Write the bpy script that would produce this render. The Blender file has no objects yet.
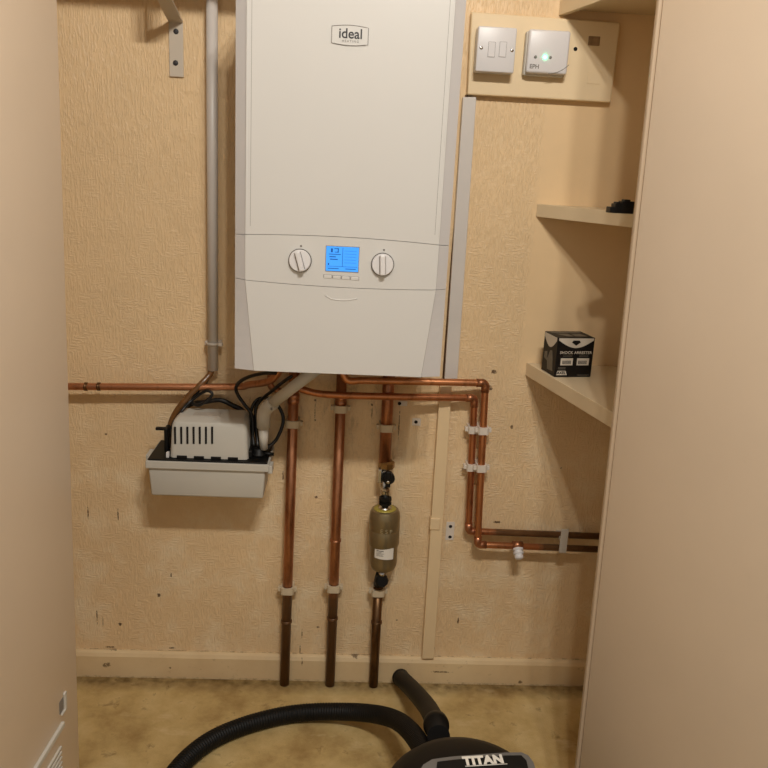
import bpy, bmesh, math, random
from mathutils import Vector, Matrix
random.seed(4)
S = bpy.context.scene
COL = S.collection
PI = math.pi

# ------------------------------------------------------------------ camera
F_PX = 800.0
PITCH, ROLL, YAW = math.radians(14.9), math.radians(3.0), math.radians(3.0)
CAM = Vector((0.0, -1.78, 1.254))
fw = Vector((math.sin(YAW)*math.cos(PITCH), math.cos(YAW)*math.cos(PITCH), -math.sin(PITCH)))
r0 = Vector((math.cos(YAW), -math.sin(YAW), 0.0))
u0 = r0.cross(fw)
RT = r0*math.cos(ROLL) + u0*math.sin(ROLL)
UP = u0*math.cos(ROLL) - r0*math.sin(ROLL)
def ray(px, py):
    return fw + RT*((px-384.0)/F_PX) + UP*((384.0-py)/F_PX)
def at(px, py, Y=0.0):           # the point of the plane y = Y seen at a measured spot
    d = ray(px, py); return CAM + d*((Y-CAM.y)/d.y)
def atz(px, py, Z=0.0):
    d = ray(px, py); return CAM + d*((Z-CAM.z)/d.z)
cd = bpy.data.cameras.new('camera'); co = bpy.data.objects.new('camera', cd); COL.objects.link(co)
cd.sensor_width = 36.0; cd.lens = F_PX/768.0*36.0; cd.clip_start = 0.02
M3 = Matrix((RT, UP, -fw)).transposed()
co.matrix_world = Matrix.Translation(CAM) @ M3.to_4x4()
S.camera = co

# ------------------------------------------------------------------ materials
class NT:
    def __init__(s, name):
        s.m = bpy.data.materials.new(name); s.m.use_nodes = True
        s.t = s.m.node_tree; s.n = s.t.nodes; s.b = s.n['Principled BSDF']
    def new(s, typ, **kw):
        n = s.n.new(typ)
        for k, v in kw.items(): setattr(n, k, v)
        return n
    def link(s, a, b): s.t.links.new(a, b)
    def math(s, op, a, b=None, clamp=False):
        n = s.new('ShaderNodeMath', operation=op, use_clamp=clamp)
        for i, v in enumerate((a, b)):
            if v is None: continue
            if isinstance(v, (int, float)): n.inputs[i].default_value = v
            else: s.link(v, n.inputs[i])
        return n.outputs[0]
    def coords(s, scale=(1,1,1), kind='Object'):
        tc = s.new('ShaderNodeTexCoord'); mp = s.new('ShaderNodeMapping')
        mp.inputs['Scale'].default_value = scale
        s.link(tc.outputs[kind], mp.inputs['Vector']); return mp.outputs[0]
    def pos(s, scale=(1,1,1)):
        g = s.new('ShaderNodeNewGeometry'); mp = s.new('ShaderNodeMapping')
        mp.inputs['Scale'].default_value = scale
        s.link(g.outputs['Position'], mp.inputs['Vector']); return mp.outputs[0]
    def noise(s, vec, scale, detail=3.0, rough=0.5, dist=0.0):
        n = s.new('ShaderNodeTexNoise'); s.link(vec, n.inputs['Vector'])
        n.inputs['Scale'].default_value = scale; n.inputs['Detail'].default_value = detail
        n.inputs['Roughness'].default_value = rough; n.inputs['Distortion'].default_value = dist
        return n.outputs['Fac']
    def ramp(s, fac, stops):
        r = s.new('ShaderNodeValToRGB'); s.link(fac, r.inputs['Fac'])
        e = r.color_ramp.elements
        while len(e) < len(stops): e.new(0.5)
        for i, (p, c) in enumerate(stops):
            e[i].position = p
            e[i].color = (c[0], c[1], c[2], 1) if not isinstance(c, (int, float)) else (c, c, c, 1)
        return r.outputs['Color']
    def mix(s, fac, a, b, mode='MIX'):
        n = s.new('ShaderNodeMix', data_type='RGBA', blend_type=mode)
        for sock, v in ((n.inputs[0], fac), (n.inputs[6], a), (n.inputs[7], b)):
            if isinstance(v, (int, float)): sock.default_value = v
            elif isinstance(v, tuple): sock.default_value = (v[0], v[1], v[2], 1)
            else: s.link(v, sock)
        return n.outputs[2]
    def bump(s, height, strength, dist):
        b = s.new('ShaderNodeBump'); b.inputs['Strength'].default_value = strength
        b.inputs['Distance'].default_value = dist
        s.link(height, b.inputs['Height']); s.link(b.outputs[0], s.b.inputs['Normal'])
    def set(s, color=None, rough=None, metal=None, spec=None, coat=None):
        for k, v in (('Base Color', color), ('Roughness', rough), ('Metallic', metal),
                     ('Specular IOR Level', spec), ('Coat Weight', coat)):
            if v is None: continue
            if isinstance(v, (int, float)): s.b.inputs[k].default_value = v
            elif isinstance(v, tuple): s.b.inputs[k].default_value = (v[0], v[1], v[2], 1)
            else: s.link(v, s.b.inputs[k])

def srgb(r, g, b):
    f = lambda c: (c/255/12.92) if c/255 <= 0.04045 else ((c/255+0.055)/1.055)**2.4
    return (f(r), f(g), f(b))

def plain(name, c, rough=0.5, metal=0.0, var=0.06, scale=14.0, bump=0.0, bscale=60.0, spec=None, coat=None):
    t = NT(name)
    v = t.coords()
    n = t.noise(v, scale, 4)
    lo = tuple(x*(1-var) for x in c); hi = tuple(min(1, x*(1+var)) for x in c)
    t.set(t.ramp(n, [(0.3, lo), (0.7, hi)]), rough, metal, spec, coat)
    if bump: t.bump(t.noise(v, bscale, 3), bump, 0.001)
    return t.m

def cracks_mask(t, spots, vec_noise):
    """dark chips of given centre and size on the y=0 wall, as one factor"""
    g = t.new('ShaderNodeNewGeometry'); sp = t.new('ShaderNodeSeparateXYZ')
    t.link(g.outputs['Position'], sp.inputs[0])
    wob = t.math('MULTIPLY', t.math('SUBTRACT', vec_noise, 0.47), 6.0)
    total = None
    for (x, z, rx, rz) in spots:
        dx = t.math('MULTIPLY', t.math('SUBTRACT', sp.outputs[0], x), 1/rx)
        dz = t.math('MULTIPLY', t.math('SUBTRACT', sp.outputs[2], z), 1/rz)
        d = t.math('ADD', t.math('MULTIPLY', dx, dx), t.math('MULTIPLY', dz, dz))
        f = t.math('SUBTRACT', 1.0, t.math('ADD', d, wob), True)
        total = f if total is None else t.math('MAXIMUM', total, f)
    return t.math('MULTIPLY', total, 2.4, True)

WALLC = srgb(240, 209, 164)
def wallpaper():
    t = NT('textured_wallpaper')
    v1 = t.pos((1, 1, 0.17)); v2 = t.pos((0.20, 1, 1)); v0 = t.pos()
    a = t.noise(v1, 250, 2.5, 0.6, 0.35)
    b = t.noise(v2, 280, 2.5, 0.6, 0.35)
    pick = t.noise(v0, 26, 2)
    pk = t.math('MULTIPLY', t.math('SUBTRACT', pick, 0.47), 9.0, True)
    # upper left has upright ribs, the rest is a woven mix
    sp = t.new('ShaderNodeSeparateXYZ'); g = t.new('ShaderNodeNewGeometry'); t.link(g.outputs['Position'], sp.inputs[0])
    hgt = t.math('MULTIPLY', t.math('SUBTRACT', 1.42, sp.outputs[2]), 2.0, True)
    pk = t.math('MULTIPLY', pk, hgt, True)
    ra = t.math('MULTIPLY', t.math('SUBTRACT', a, 0.47), 9.0, True)
    rb = t.math('MULTIPLY', t.math('SUBTRACT', b, 0.47), 9.0, True)
    h = t.math('ADD', t.math('MULTIPLY', ra, t.math('SUBTRACT', 1.0, pk)), t.math('MULTIPLY', rb, pk))
    # papered area ends where the shelf recess starts (smooth painted wall there)
    edge = at(522, 300).x
    lowz = at(525, 372).z
    inx = t.math('MULTIPLY', t.math('SUBTRACT', sp.outputs[0], edge), 60.0, True)
    inz = t.math('MULTIPLY', t.math('SUBTRACT', sp.outputs[2], lowz), 60.0, True)
    smooth = t.math('MULTIPLY', inx, inz)
    h = t.math('MULTIPLY', h, t.math('SUBTRACT', 1.0, smooth))
    # behind the boiler feet the paper is worn flat
    t.bump(h, 0.52, 0.0020)
    tone = t.noise(v0, 4.5, 5, 0.6)
    col = t.ramp(tone, [(0.25, tuple(c*0.88 for c in WALLC)), (0.7, WALLC)])
    # patches of paler paint low on the wall
    low = t.math('MULTIPLY', t.math('SUBTRACT', 0.85, sp.outputs[2]), 3.0, True)
    pale = t.math('MULTIPLY', t.math('SUBTRACT', t.noise(v0, 9, 5, 0.7), 0.48), 5.0, True)
    col = t.mix(t.math('MULTIPLY', t.math('MULTIPLY', low, pale), 0.55), col, srgb(244, 230, 200))
    dirt = t.math('MULTIPLY', t.math('SUBTRACT', t.noise(t.pos((1, 1, 0.5)), 30, 6, 0.75), 0.66), 9.0, True)
    col = t.mix(t.math('MULTIPLY', t.math('MULTIPLY', dirt, low), 0.75), col, srgb(120, 92, 55))
    # grimy upright streaks on the wall around the filter and pipe tops
    gx = t.math('MULTIPLY', t.math('SUBTRACT', 0.17, t.math('ABSOLUTE', t.math('ADD', sp.outputs[0], -0.01))), 12.0, True)
    gz = t.math('MULTIPLY', t.math('SUBTRACT', 0.15, t.math('ABSOLUTE', t.math('SUBTRACT', sp.outputs[2], 0.70))), 12.0, True)
    stk = t.math('MULTIPLY', t.math('SUBTRACT', t.noise(t.pos((1, 1, 0.3)), 62, 7, 0.8), 0.52), 5.0, True)
    col = t.mix(t.math('MULTIPLY', t.math('MULTIPLY', gx, gz), t.math('MULTIPLY', stk, 0.55)), col, srgb(128, 104, 70))
    P = []
    def s(px, py, wx, wy):
        p = at(px, py); P.append((p.x, p.z, wx*0.0027, wy*0.0025))
    for q in [(120,624,2.2,2.0),(97,616,.7,9),(103,622,.4,6),(159,595,2,2.4),(118,515,.7,7),(88,513,.7,8),(106,434,1.2,1.2),
              (171,575,1,3),(316,497,1.6,1.6),(315,400,1.1,1.2),(315,420,1.1,1.2),(315,411,.5,8),(372,405,1.3,1.3),(372,413,.45,6),
              (401,404,1.6,1.4),(399,425,.6,16),(512,427,1.4,2.2),(494,372,2.6,2.2),(490,388,2.4,3.2),(318,627,1.7,1.1),(300,650,.5,8),
              (283,476,.7,6),(458,621,1,4),(497,522,4,1.4),(561,468,1,1),(397,620,1,1),(434,648,.9,3),
              (302,634,.5,6),(208,458,.7,5),(110,647,5,1.0),(172,648,3,.9)]:
        s(*q)
    fine = t.noise(v0, 200, 6, 0.8)
    col = t.mix(t.math('MULTIPLY', cracks_mask(t, P, fine), 0.9), col, srgb(74, 50, 28))
    t.set(col, 0.36, 0.0, 0.5)
    return t.m

def paint(name, c, rough=0.45, dirt=0.3, dcol=srgb(130, 105, 70), bump=0.12):
    t = NT(name); v = t.pos()
    col = t.ramp(t.noise(v, 3.0, 5, 0.6), [(0.3, tuple(x*0.94 for x in c)), (0.7, c)])
    d = t.math('MULTIPLY', t.math('SUBTRACT', t.noise(v, 45, 6, 0.75), 0.64), 8.0, True)
    col = t.mix(t.math('MULTIPLY', d, dirt), col, dcol)
    t.set(col, rough, 0.0, 0.4)
    t.bump(t.noise(v, 90, 3), bump, 0.0012)
    return t.m

def carpet():
    t = NT('worn_beige_floor'); v = t.pos()
    base = t.ramp(t.noise(v, 5.5, 6, 0.65), [(0.3, srgb(158, 128, 78)), (0.5, srgb(202, 174, 118)), (0.7, srgb(224, 200, 146))])
    st = t.math('MULTIPLY', t.math('SUBTRACT', t.noise(v, 22, 6, 0.7, 0.4), 0.60), 7.0, True)
    col = t.mix(t.math('MULTIPLY', st, 0.8), base, srgb(110, 82, 44))
    pale = t.math('MULTIPLY', t.math('SUBTRACT', t.noise(t.pos((1.0, 2.2, 1)), 7, 5, 0.7), 0.58), 6.0, True)
    col = t.mix(t.math('MULTIPLY', pale, 0.5), col, srgb(236, 216, 172))
    # grime line against the skirting
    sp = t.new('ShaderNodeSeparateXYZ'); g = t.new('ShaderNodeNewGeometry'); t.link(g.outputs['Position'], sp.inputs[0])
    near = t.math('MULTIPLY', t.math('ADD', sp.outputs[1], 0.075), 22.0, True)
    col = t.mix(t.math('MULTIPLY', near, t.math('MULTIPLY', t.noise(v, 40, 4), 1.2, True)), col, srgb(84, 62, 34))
    t.set(col, 0.85, 0.0, 0.2)
    t.bump(t.noise(v, 260, 4, 0.7), 0.6, 0.002)
    return t.m

def copper(name, base=srgb(202, 144, 108), dark=srgb(136, 88, 58), z_dark=None, amount=0.5, x_dark=None, rough=0.3):
    t = NT(name); v = t.pos((1, 1, 0.35))
    n = t.noise(v, 38, 5, 0.7)
    f = t.math('MULTIPLY', t.math('SUBTRACT', n, 0.62 - 0.25*amount), 3.5, True)
    col = t.mix(f, base, dark)
    metal = 0.92
    if z_dark is not None or x_dark is not None:
        sp = t.new('ShaderNodeSeparateXYZ'); g = t.new('ShaderNodeNewGeometry'); t.link(g.outputs['Position'], sp.inputs[0])
        if z_dark is not None:
            d = t.math('MULTIPLY', t.math('SUBTRACT', t.math('ADD', z_dark, t.math('MULTIPLY', t.noise(v, 30, 3), 0.03)), sp.outputs[2]), 40.0, True)
        else:
            d = t.math('MULTIPLY', t.math('SUBTRACT', sp.outputs[0], x_dark), 60.0, True)
        col = t.mix(d, col, t.mix(n, srgb(74, 48, 30), srgb(128, 92, 58)))
        t.link(t.math('SUBTRACT', 0.92, t.math('MULTIPLY', d, 0.62)), t.b.inputs['Metallic'])
        t.set(col, None, None)
    else:
        t.set(col, None, metal)
    t.link(t.math('ADD', rough, t.math('MULTIPLY', n, 0.15)), t.b.inputs['Roughness'])
    return t.m

def glow(name, c, strength):
    t = NT(name); t.set((0.02, 0.05, 0.08), 0.25)
    n = t.noise(t.coords(), 20, 2)
    lo = tuple(x*0.97 for x in c)
    t.link(t.ramp(n, [(0.3, lo), (0.7, c)]), t.b.inputs['Emission Color'])
    t.b.inputs['Emission Strength'].default_value = strength
    return t.m

MW = wallpaper()
def skirting():
    t = NT('cream_skirting_gloss'); v = t.pos()
    col = t.ramp(t.noise(v, 5, 5, 0.6), [(0.3, srgb(214, 186, 144)), (0.7, srgb(232, 208, 166))])
    d = t.math('MULTIPLY', t.math('SUBTRACT', t.noise(t.pos((1, 1, 1.6)), 42, 6, 0.8), 0.62), 9.0, True)
    col = t.mix(t.math('MULTIPLY', d, 0.6), col, srgb(124, 94, 56))
    sp = t.new('ShaderNodeSeparateXYZ'); g = t.new('ShaderNodeNewGeometry'); t.link(g.outputs['Position'], sp.inputs[0])
    P = [(at(px, py, -.016).x, at(px, py, -.016).z, wx, wz) for px, py, wx, wz in ((200, 651, .030, .006), (112, 652, .010, .003), (355, 657, .012, .007), (170, 668, .003, .003), (107, 665, .010, .008), (440, 672, .03, .003), (302, 662, .002, .012), (520, 682, .006, .004))]
    col = t.mix(t.math('MULTIPLY', cracks_mask(t, P, t.noise(v, 150, 6, 0.8)), 0.8), col, srgb(84, 60, 34))
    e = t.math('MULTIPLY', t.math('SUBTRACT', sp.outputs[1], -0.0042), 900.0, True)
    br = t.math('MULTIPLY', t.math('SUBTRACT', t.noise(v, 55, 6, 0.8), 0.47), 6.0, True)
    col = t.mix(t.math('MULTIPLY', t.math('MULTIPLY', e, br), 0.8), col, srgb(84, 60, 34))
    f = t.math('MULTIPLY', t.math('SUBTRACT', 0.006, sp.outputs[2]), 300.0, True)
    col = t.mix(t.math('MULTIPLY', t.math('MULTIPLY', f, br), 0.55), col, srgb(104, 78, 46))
    t.set(col, 0.42, 0.0, 0.4); t.bump(t.noise(v, 60, 4), 0.3, 0.002)
    return t.m
M_SKIRT = skirting()
M_DOOR = paint('magnolia_door_paint', srgb(224, 205, 182), 0.38, 0.05, bump=0.06)
M_FRAME = paint('magnolia_frame_paint', srgb(190, 168, 142), 0.42, 0.12)
M_SIDE = paint('magnolia_side_wall', srgb(226, 204, 164), 0.6, 0.1)
M_SHELF = paint('cream_shelf_paint', srgb(226, 206, 172), 0.42, 0.12)
M_BOARD = paint('cream_board_paint', srgb(238, 215, 176), 0.42, 0.12)
M_STRIP = paint('cream_strip_paint', srgb(236, 210, 168), 0.42, 0.3)
M_FLOOR = carpet()
M_BOIL = plain('white_boiler_enamel', srgb(210, 208, 204), 0.32, 0.0, 0.01, 3)
M_BOILSIDE = plain('boiler_grey_casing', srgb(196, 190, 182), 0.45, 0.0, 0.02, 3)
M_CHAM = plain('lilac_grey_edge_enamel', srgb(202, 199, 198), 0.4, 0.0, 0.01, 3)
M_GAP = plain('seam_dark_grey', srgb(70, 66, 60), 0.7)
M_WHITE = plain('white_plastic', srgb(222, 219, 219), 0.35, 0.0, 0.015, 6)
M_WHITE2 = plain('off_white_plastic', srgb(205, 200, 190), 0.45, 0.0, 0.03, 20)
M_GREYPL = plain('light_grey_plastic', srgb(188, 180, 168), 0.42, 0.0, 0.03, 10)
M_PUMP = plain('pump_grey_plastic', srgb(196, 192, 182), 0.45, 0.0, 0.03, 10)
M_TRUNK = plain('white_trunking_plastic', srgb(212, 206, 200), 0.4, 0.0, 0.03, 10)
M_BLACK = plain('black_plastic', srgb(14, 13, 12), 0.5, 0.0, 0.2, 20, spec=0.3)
M_BLACKR = plain('black_rubber_hose', srgb(12, 11, 10), 0.55, 0.0, 0.25, 30, spec=0.3)
M_CABLE = plain('black_cable', srgb(20, 19, 18), 0.4, 0.0, 0.1)
M_TUBE = plain('brown_tinted_tube', srgb(112, 76, 42), 0.25, 0.0, 0.25, 60)
M_HOLE = plain('dark_hole', srgb(22, 16, 11), 0.9)
M_BRACKET = paint('painted_metal_bracket', srgb(205, 194, 178), 0.4, 0.1)
M_STEEL = plain('chrome_steel', srgb(200, 196, 190), 0.22, 1.0, 0.05)
M_BRASS = plain('dull_brass', srgb(150, 118, 72), 0.35, 0.9, 0.15, 40)
M_CAN = plain('bronze_grey_filter_body', srgb(140, 124, 92), 0.33, 0.6, 0.06, 20)
M_CANTXT = plain('raised_pale_lettering', srgb(176, 164, 132), 0.4, 0.4)
M_CANTOP = plain('yellow_green_ring', srgb(176, 160, 70), 0.45, 0.1, 0.1, 60)
M_CLIP = plain('pipe_clip_plastic', srgb(206, 190, 162), 0.5, 0.0, 0.06, 40)
M_CLIPW = plain('white_clip_plastic', srgb(222, 212, 200), 0.45, 0.0, 0.04, 40)
M_INK = plain('dark_ink', srgb(48, 46, 48), 0.5)
M_INKG = plain('grey_ink', srgb(128, 122, 116), 0.5)
M_LCD = glow('blue_backlight', (0.045, 0.33, 0.95), 1.15)
M_LCDI = plain('lcd_segment', srgb(18, 92, 190), 0.4)
M_LED = glow('green_led', (0.03, 1.0, 0.42), 45.0)
M_CARD = plain('black_printed_card', srgb(15, 12, 12), 0.5, 0.0, 0.15, 60, spec=0.3)
M_CARDG = plain('grey_print', srgb(98, 92, 82), 0.45, 0.0, 0.2, 120)
M_CARDW = plain('pale_print', srgb(205, 196, 182), 0.45)
M_SILVER = plain('silver_badge_trim', srgb(120, 118, 116), 0.35, 0.3)
M_PAPER = plain('white_label_paper', srgb(235, 230, 220), 0.5)
COP_CLEAN = copper('copper_clean', amount=0.35)
COP_MID = copper('copper_tarnished', srgb(186, 130, 98), amount=0.8)
COP_LOW = copper('copper_with_dark_foot', srgb(188, 132, 98), z_dark=at(288, 592, -.03).z, amount=0.7)
COP_DARK = copper('copper_darkened', srgb(122, 92, 64), srgb(78, 56, 36), amount=0.8)
COP_RIGHT = copper('copper_darkening_to_right', srgb(204, 140, 98), x_dark=at(537, 545, -.043).x, amount=0.5)
COP_RIGHT2 = copper('copper_darkening_early', srgb(196, 130, 90), x_dark=at(492, 531, -.05).x, amount=0.6)

# ------------------------------------------------------------------ geometry helpers
def add_box(bm, x0, x1, y0, y1, z0, z1, bev=0.0, seg=2, rot=None, mat=None):
    b = bmesh.new()
    bmesh.ops.create_cube(b, size=1.0)
    for v in b.verts:
        v.co = Vector(((x0+x1)/2 + v.co.x*(x1-x0), (y0+y1)/2 + v.co.y*(y1-y0), (z0+z1)/2 + v.co.z*(z1-z0)))
    if bev: bmesh.ops.bevel(b, geom=list(b.edges), offset=bev, segments=seg, affect='EDGES', profile=0.5)
    if rot is not None:
        c = Vector(((x0+x1)/2, (y0+y1)/2, (z0+z1)/2))
        bmesh.ops.rotate(b, verts=b.verts, cent=c, matrix=rot)
    merge(bm, b); return bm
def merge(bm, b):
    me = bpy.data.meshes.new('t'); b.to_mesh(me); b.free(); bm.from_mesh(me); bpy.data.meshes.remove(me)
def add_prism(bm, pts, a, b_, axis='z', bev=0.0):
    """polygon pts extruded from a to b_ along axis"""
    b = bmesh.new(); n = len(pts)
    def P(p, t):
        return Vector((p[0], p[1], t)) if axis == 'z' else (Vector((p[0], t, p[1])) if axis == 'y' else Vector((t, p[0], p[1])))
    lo = [b.verts.new(P(p, a)) for p in pts]; hi = [b.verts.new(P(p, b_)) for p in pts]
    b.faces.new(lo); b.faces.new(hi)
    for i in range(n): b.faces.new((lo[i], lo[(i+1) % n], hi[(i+1) % n], hi[i]))
    bmesh.ops.recalc_face_normals(b, faces=b.faces)
    if bev: bmesh.ops.bevel(b, geom=list(b.edges), offset=bev, segments=2, affect='EDGES', profile=0.5)
    merge(bm, b); return bm
def add_hexa(bm, lo, hi, bev=0.0, seg=2):
    """lo, hi: four points each, loft"""
    b = bmesh.new()
    l = [b.verts.new(p) for p in lo]; h = [b.verts.new(p) for p in hi]
    b.faces.new(l); b.faces.new(h)
    for i in range(4): b.faces.new((l[i], l[(i+1) % 4], h[(i+1) % 4], h[i]))
    bmesh.ops.recalc_face_normals(b, faces=b.faces)
    if bev: bmesh.ops.bevel(b, geom=list(b.edges), offset=bev, segments=seg, affect='EDGES', profile=0.5)
    merge(bm, b); return bm
def frame_for(d):
    d = d.normalized(); a = Vector((0, 0, 1)) if abs(d.z) < 0.9 else Vector((1, 0, 0))
    x = a.cross(d).normalized(); return x, d.cross(x).normalized()
def catmull(P, n=8):
    P = [Vector(p) for p in P]; out = []
    Q = [P[0]*2-P[1]] + P + [P[-1]*2-P[-2]]
    for i in range(1, len(Q)-2):
        for k in range(n):
            t = k/n; a, b, c, d = Q[i-1], Q[i], Q[i+1], Q[i+2]
            out.append(0.5*((2*b)+(c-a)*t+(2*a-5*b+4*c-d)*t*t+(3*b-a-3*c+d)*t**3))
    out.append(P[-1]); return out
def fillet(P, r, n=7):
    P = [Vector(p) for p in P]; out = [P[0]]
    for i in range(1, len(P)-1):
        a = (P[i-1]-P[i]); c = (P[i+1]-P[i]); rr = min(r, a.length*0.45, c.length*0.45)
        s = P[i]+a.normalized()*rr; e = P[i]+c.normalized()*rr
        for k in range(n+1):
            t = k/n; out.append(s*(1-t)**2 + P[i]*2*t*(1-t) + e*t*t)
    out.append(P[-1]); return out
def add_tube(bm, path, rad, seg=16, rads=None):
    path = [Vector(p) for p in path]; rings = []
    x = None
    for i, p in enumerate(path):
        d = (path[min(i+1, len(path)-1)] - path[max(i-1, 0)]).normalized()
        if x is None: x, y = frame_for(d)
        else:
            x = (x - d*x.dot(d)).normalized(); y = d.cross(x).normalized()
        r = rads[i] if rads else rad
        rings.append([bm.verts.new(p + (x*math.cos(2*PI*k/seg) + y*math.sin(2*PI*k/seg))*r) for k in range(seg)])
    for a, b in zip(rings, rings[1:]):
        for k in range(seg):
            f = bm.faces.new((a[k], a[(k+1) % seg], b[(k+1) % seg], b[k])); f.smooth = True
    bm.faces.new(list(reversed(rings[0]))); bm.faces.new(rings[-1])
    return bm
def add_lathe(bm, prof, base, axis=(0, 0, 1), seg=32, smooth=True):
    """prof: (radius, distance along axis)"""
    d = Vector(axis).normalized(); x, y = frame_for(d); base = Vector(base); rings = []
    for r, h in prof:
        c = base + d*h
        rings.append([bm.verts.new(c + (x*math.cos(2*PI*k/seg) + y*math.sin(2*PI*k/seg))*max(r, 1e-5)) for k in range(seg)])
    for a, b in zip(rings, rings[1:]):
        for k in range(seg):
            f = bm.faces.new((a[k], a[(k+1) % seg], b[(k+1) % seg], b[k])); f.smooth = smooth
    bm.faces.new(list(reversed(rings[0]))); bm.faces.new(rings[-1])
    return bm
def B(): return bmesh.new()

def base_of(o):
    """world location a child's mesh is stored relative to"""
    return Vector(o['_b']) if '_b' in o else Vector(o.location)
def obj(name, bm, mat, parent=None, origin=None, keep=False, autosmooth=False):
    me = bpy.data.meshes.new(name)
    bmesh.ops.recalc_face_normals(bm, faces=bm.faces)
    bm.normal_update(); bm.to_mesh(me); bm.free()
    return link(name, me, mat, parent, origin, keep, autosmooth)
BASES = {}
def link(name, me, mat, parent=None, origin=None, keep=False, autosmooth=False):
    if mat: me.materials.clear(); me.materials.append(mat)
    o = bpy.data.objects.new(name, me); COL.objects.link(o)
    if parent is not None:
        b = BASES[parent.name]; me.transform(Matrix.Translation(-b)); o.parent = parent; BASES[o.name] = b
    elif not keep:
        xs = [v.co for v in me.vertices]
        b = Vector(origin) if origin is not None else Vector(((min(v.x for v in xs)+max(v.x for v in xs))/2,
              (min(v.y for v in xs)+max(v.y for v in xs))/2, min(v.z for v in xs)))
        me.transform(Matrix.Translation(-b)); o.location = b; BASES[o.name] = b
    else: BASES[o.name] = Vector((0, 0, 0))
    if autosmooth:
        for p in me.polygons: p.use_smooth = True
        me.set_sharp_from_angle(angle=math.radians(35))
    return o
def tag(o, label, cat, group=None):
    o['label'] = label; o['category'] = cat
    if group: o['group'] = group
    return o
def thing(name, label, cat, loc, group=None):
    o = bpy.data.objects.new(name, None); COL.objects.link(o); o.location = loc
    o.empty_display_size = 0.05; BASES[o.name] = Vector(loc)
    return tag(o, label, cat, group)
def struct(name, bm, m):
    o = obj(name, bm, m, keep=True); o['kind'] = 'structure'; return o

def text_mesh(s, size, extrude=0.0004, bold=0.0, spacing=1.0, shear=0.0):
    cu = bpy.data.curves.new('t', 'FONT'); cu.body = s; cu.size = size; cu.extrude = extrude
    cu.offset = bold; cu.align_x = 'CENTER'; cu.align_y = 'CENTER'; cu.space_character = spacing; cu.shear = shear
    o = bpy.data.objects.new('t', cu); COL.objects.link(o)
    dg = bpy.context.evaluated_depsgraph_get(); me = bpy.data.meshes.new_from_object(o.evaluated_get(dg))
    bpy.data.objects.remove(o); bpy.data.curves.remove(cu); return me
def text_on(name, s, size, pos, mat, parent, xdir=(1, 0, 0), ydir=(0, 0, 1), **kw):
    me = text_mesh(s, size, **kw)
    x = Vector(xdir).normalized(); y = Vector(ydir); y = (y - x*y.dot(x)).normalized(); z = x.cross(y)
    me.transform(Matrix.Translation(pos) @ Matrix((x, y, z)).transposed().to_4x4())
    return link(name, me, mat, parent)
def add_text(bm, s, size, pos, xdir=(1, 0, 0), ydir=(0, 0, 1), **kw):
    me = text_mesh(s, size, **kw)
    x = Vector(xdir).normalized(); y = Vector(ydir); y = (y - x*y.dot(x)).normalized(); z = x.cross(y)
    me.transform(Matrix.Translation(pos) @ Matrix((x, y, z)).transposed().to_4x4())
    bm.from_mesh(me); bpy.data.meshes.remove(me)

# ------------------------------------------------------------------ setting
XR = at(592, 660).x + 0.02                 # right side wall of the cupboard
XL = -0.74
YF = -0.50                          # front of the cupboard
ZC = 2.35
b = B(); add_box(b, XL-0.1, XR+0.1, 0, 0.1, -0.02, ZC); struct('wall_back', b, MW)
b = B(); add_box(b, XR, XR+0.1, YF, 0.0, -0.02, ZC); struct('wall_right', b, M_SIDE)
b = B(); add_box(b, XL-0.1, XL, YF, 0.0, -0.02, ZC); struct('wall_left', b, M_SIDE)
b = B(); add_box(b, -2.2, 2.2, -3.2, 0.1, -0.05, 0.0); struct('floor', b, M_FLOOR)
b = B(); add_box(b, XL-0.1, XR+0.1, YF, 0.1, ZC, ZC+0.1); struct('ceiling', b, M_SIDE)
# skirting with a small rounded top
zt = at(330, 653.5, 0.0).z
b = B(); add_prism(b, [(0, 0), (-0.016, 0), (-0.016, zt-0.012), (-0.012, zt-0.004), (-0.006, zt), (0, zt)], XL, XR, 'x')
struct('baseboard_back', b, M_SKIRT)
# front walls / jambs either side of the door opening (edges lean slightly, as the old frame does)
def edge_line(p_top, p_bot, Y):
    a, c = at(p_top[0], p_top[1], Y), at(p_bot[0], p_bot[1], Y)
    k = (a.x-c.x)/(a.z-c.z)
    return lambda z: c.x + k*(z-c.z)
eR = edge_line((656, 0), (574, 768), YF)
eL = edge_line((57.5, 0), (80, 768), YF)
H0, H1 = 0.0, 2.05
b = B()
add_hexa(b, [(eR(H0), YF, H0), (XR+0.35, YF, H0), (XR+0.35, YF-0.012, H0), (eR(H0), YF-0.012, H0)],
         [(eR(H1), YF, H1), (XR+0.35, YF, H1), (XR+0.35, YF-0.012, H1), (eR(H1), YF-0.012, H1)], 0.003)
struct('trim_1', b, M_FRAME)
b = B()
add_hexa(b, [(eL(H0)-.037, YF, H0), (XL-0.35, YF, H0), (XL-0.35, YF-0.028, H0), (eL(H0)-.037, YF-0.028, H0)],
         [(eL(H1)-.037, YF, H1), (XL-0.35, YF, H1), (XL-0.35, YF-0.028, H1), (eL(H1)-.037, YF-0.028, H1)], 0.003)
struct('trim_2', b, M_FRAME)
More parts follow.
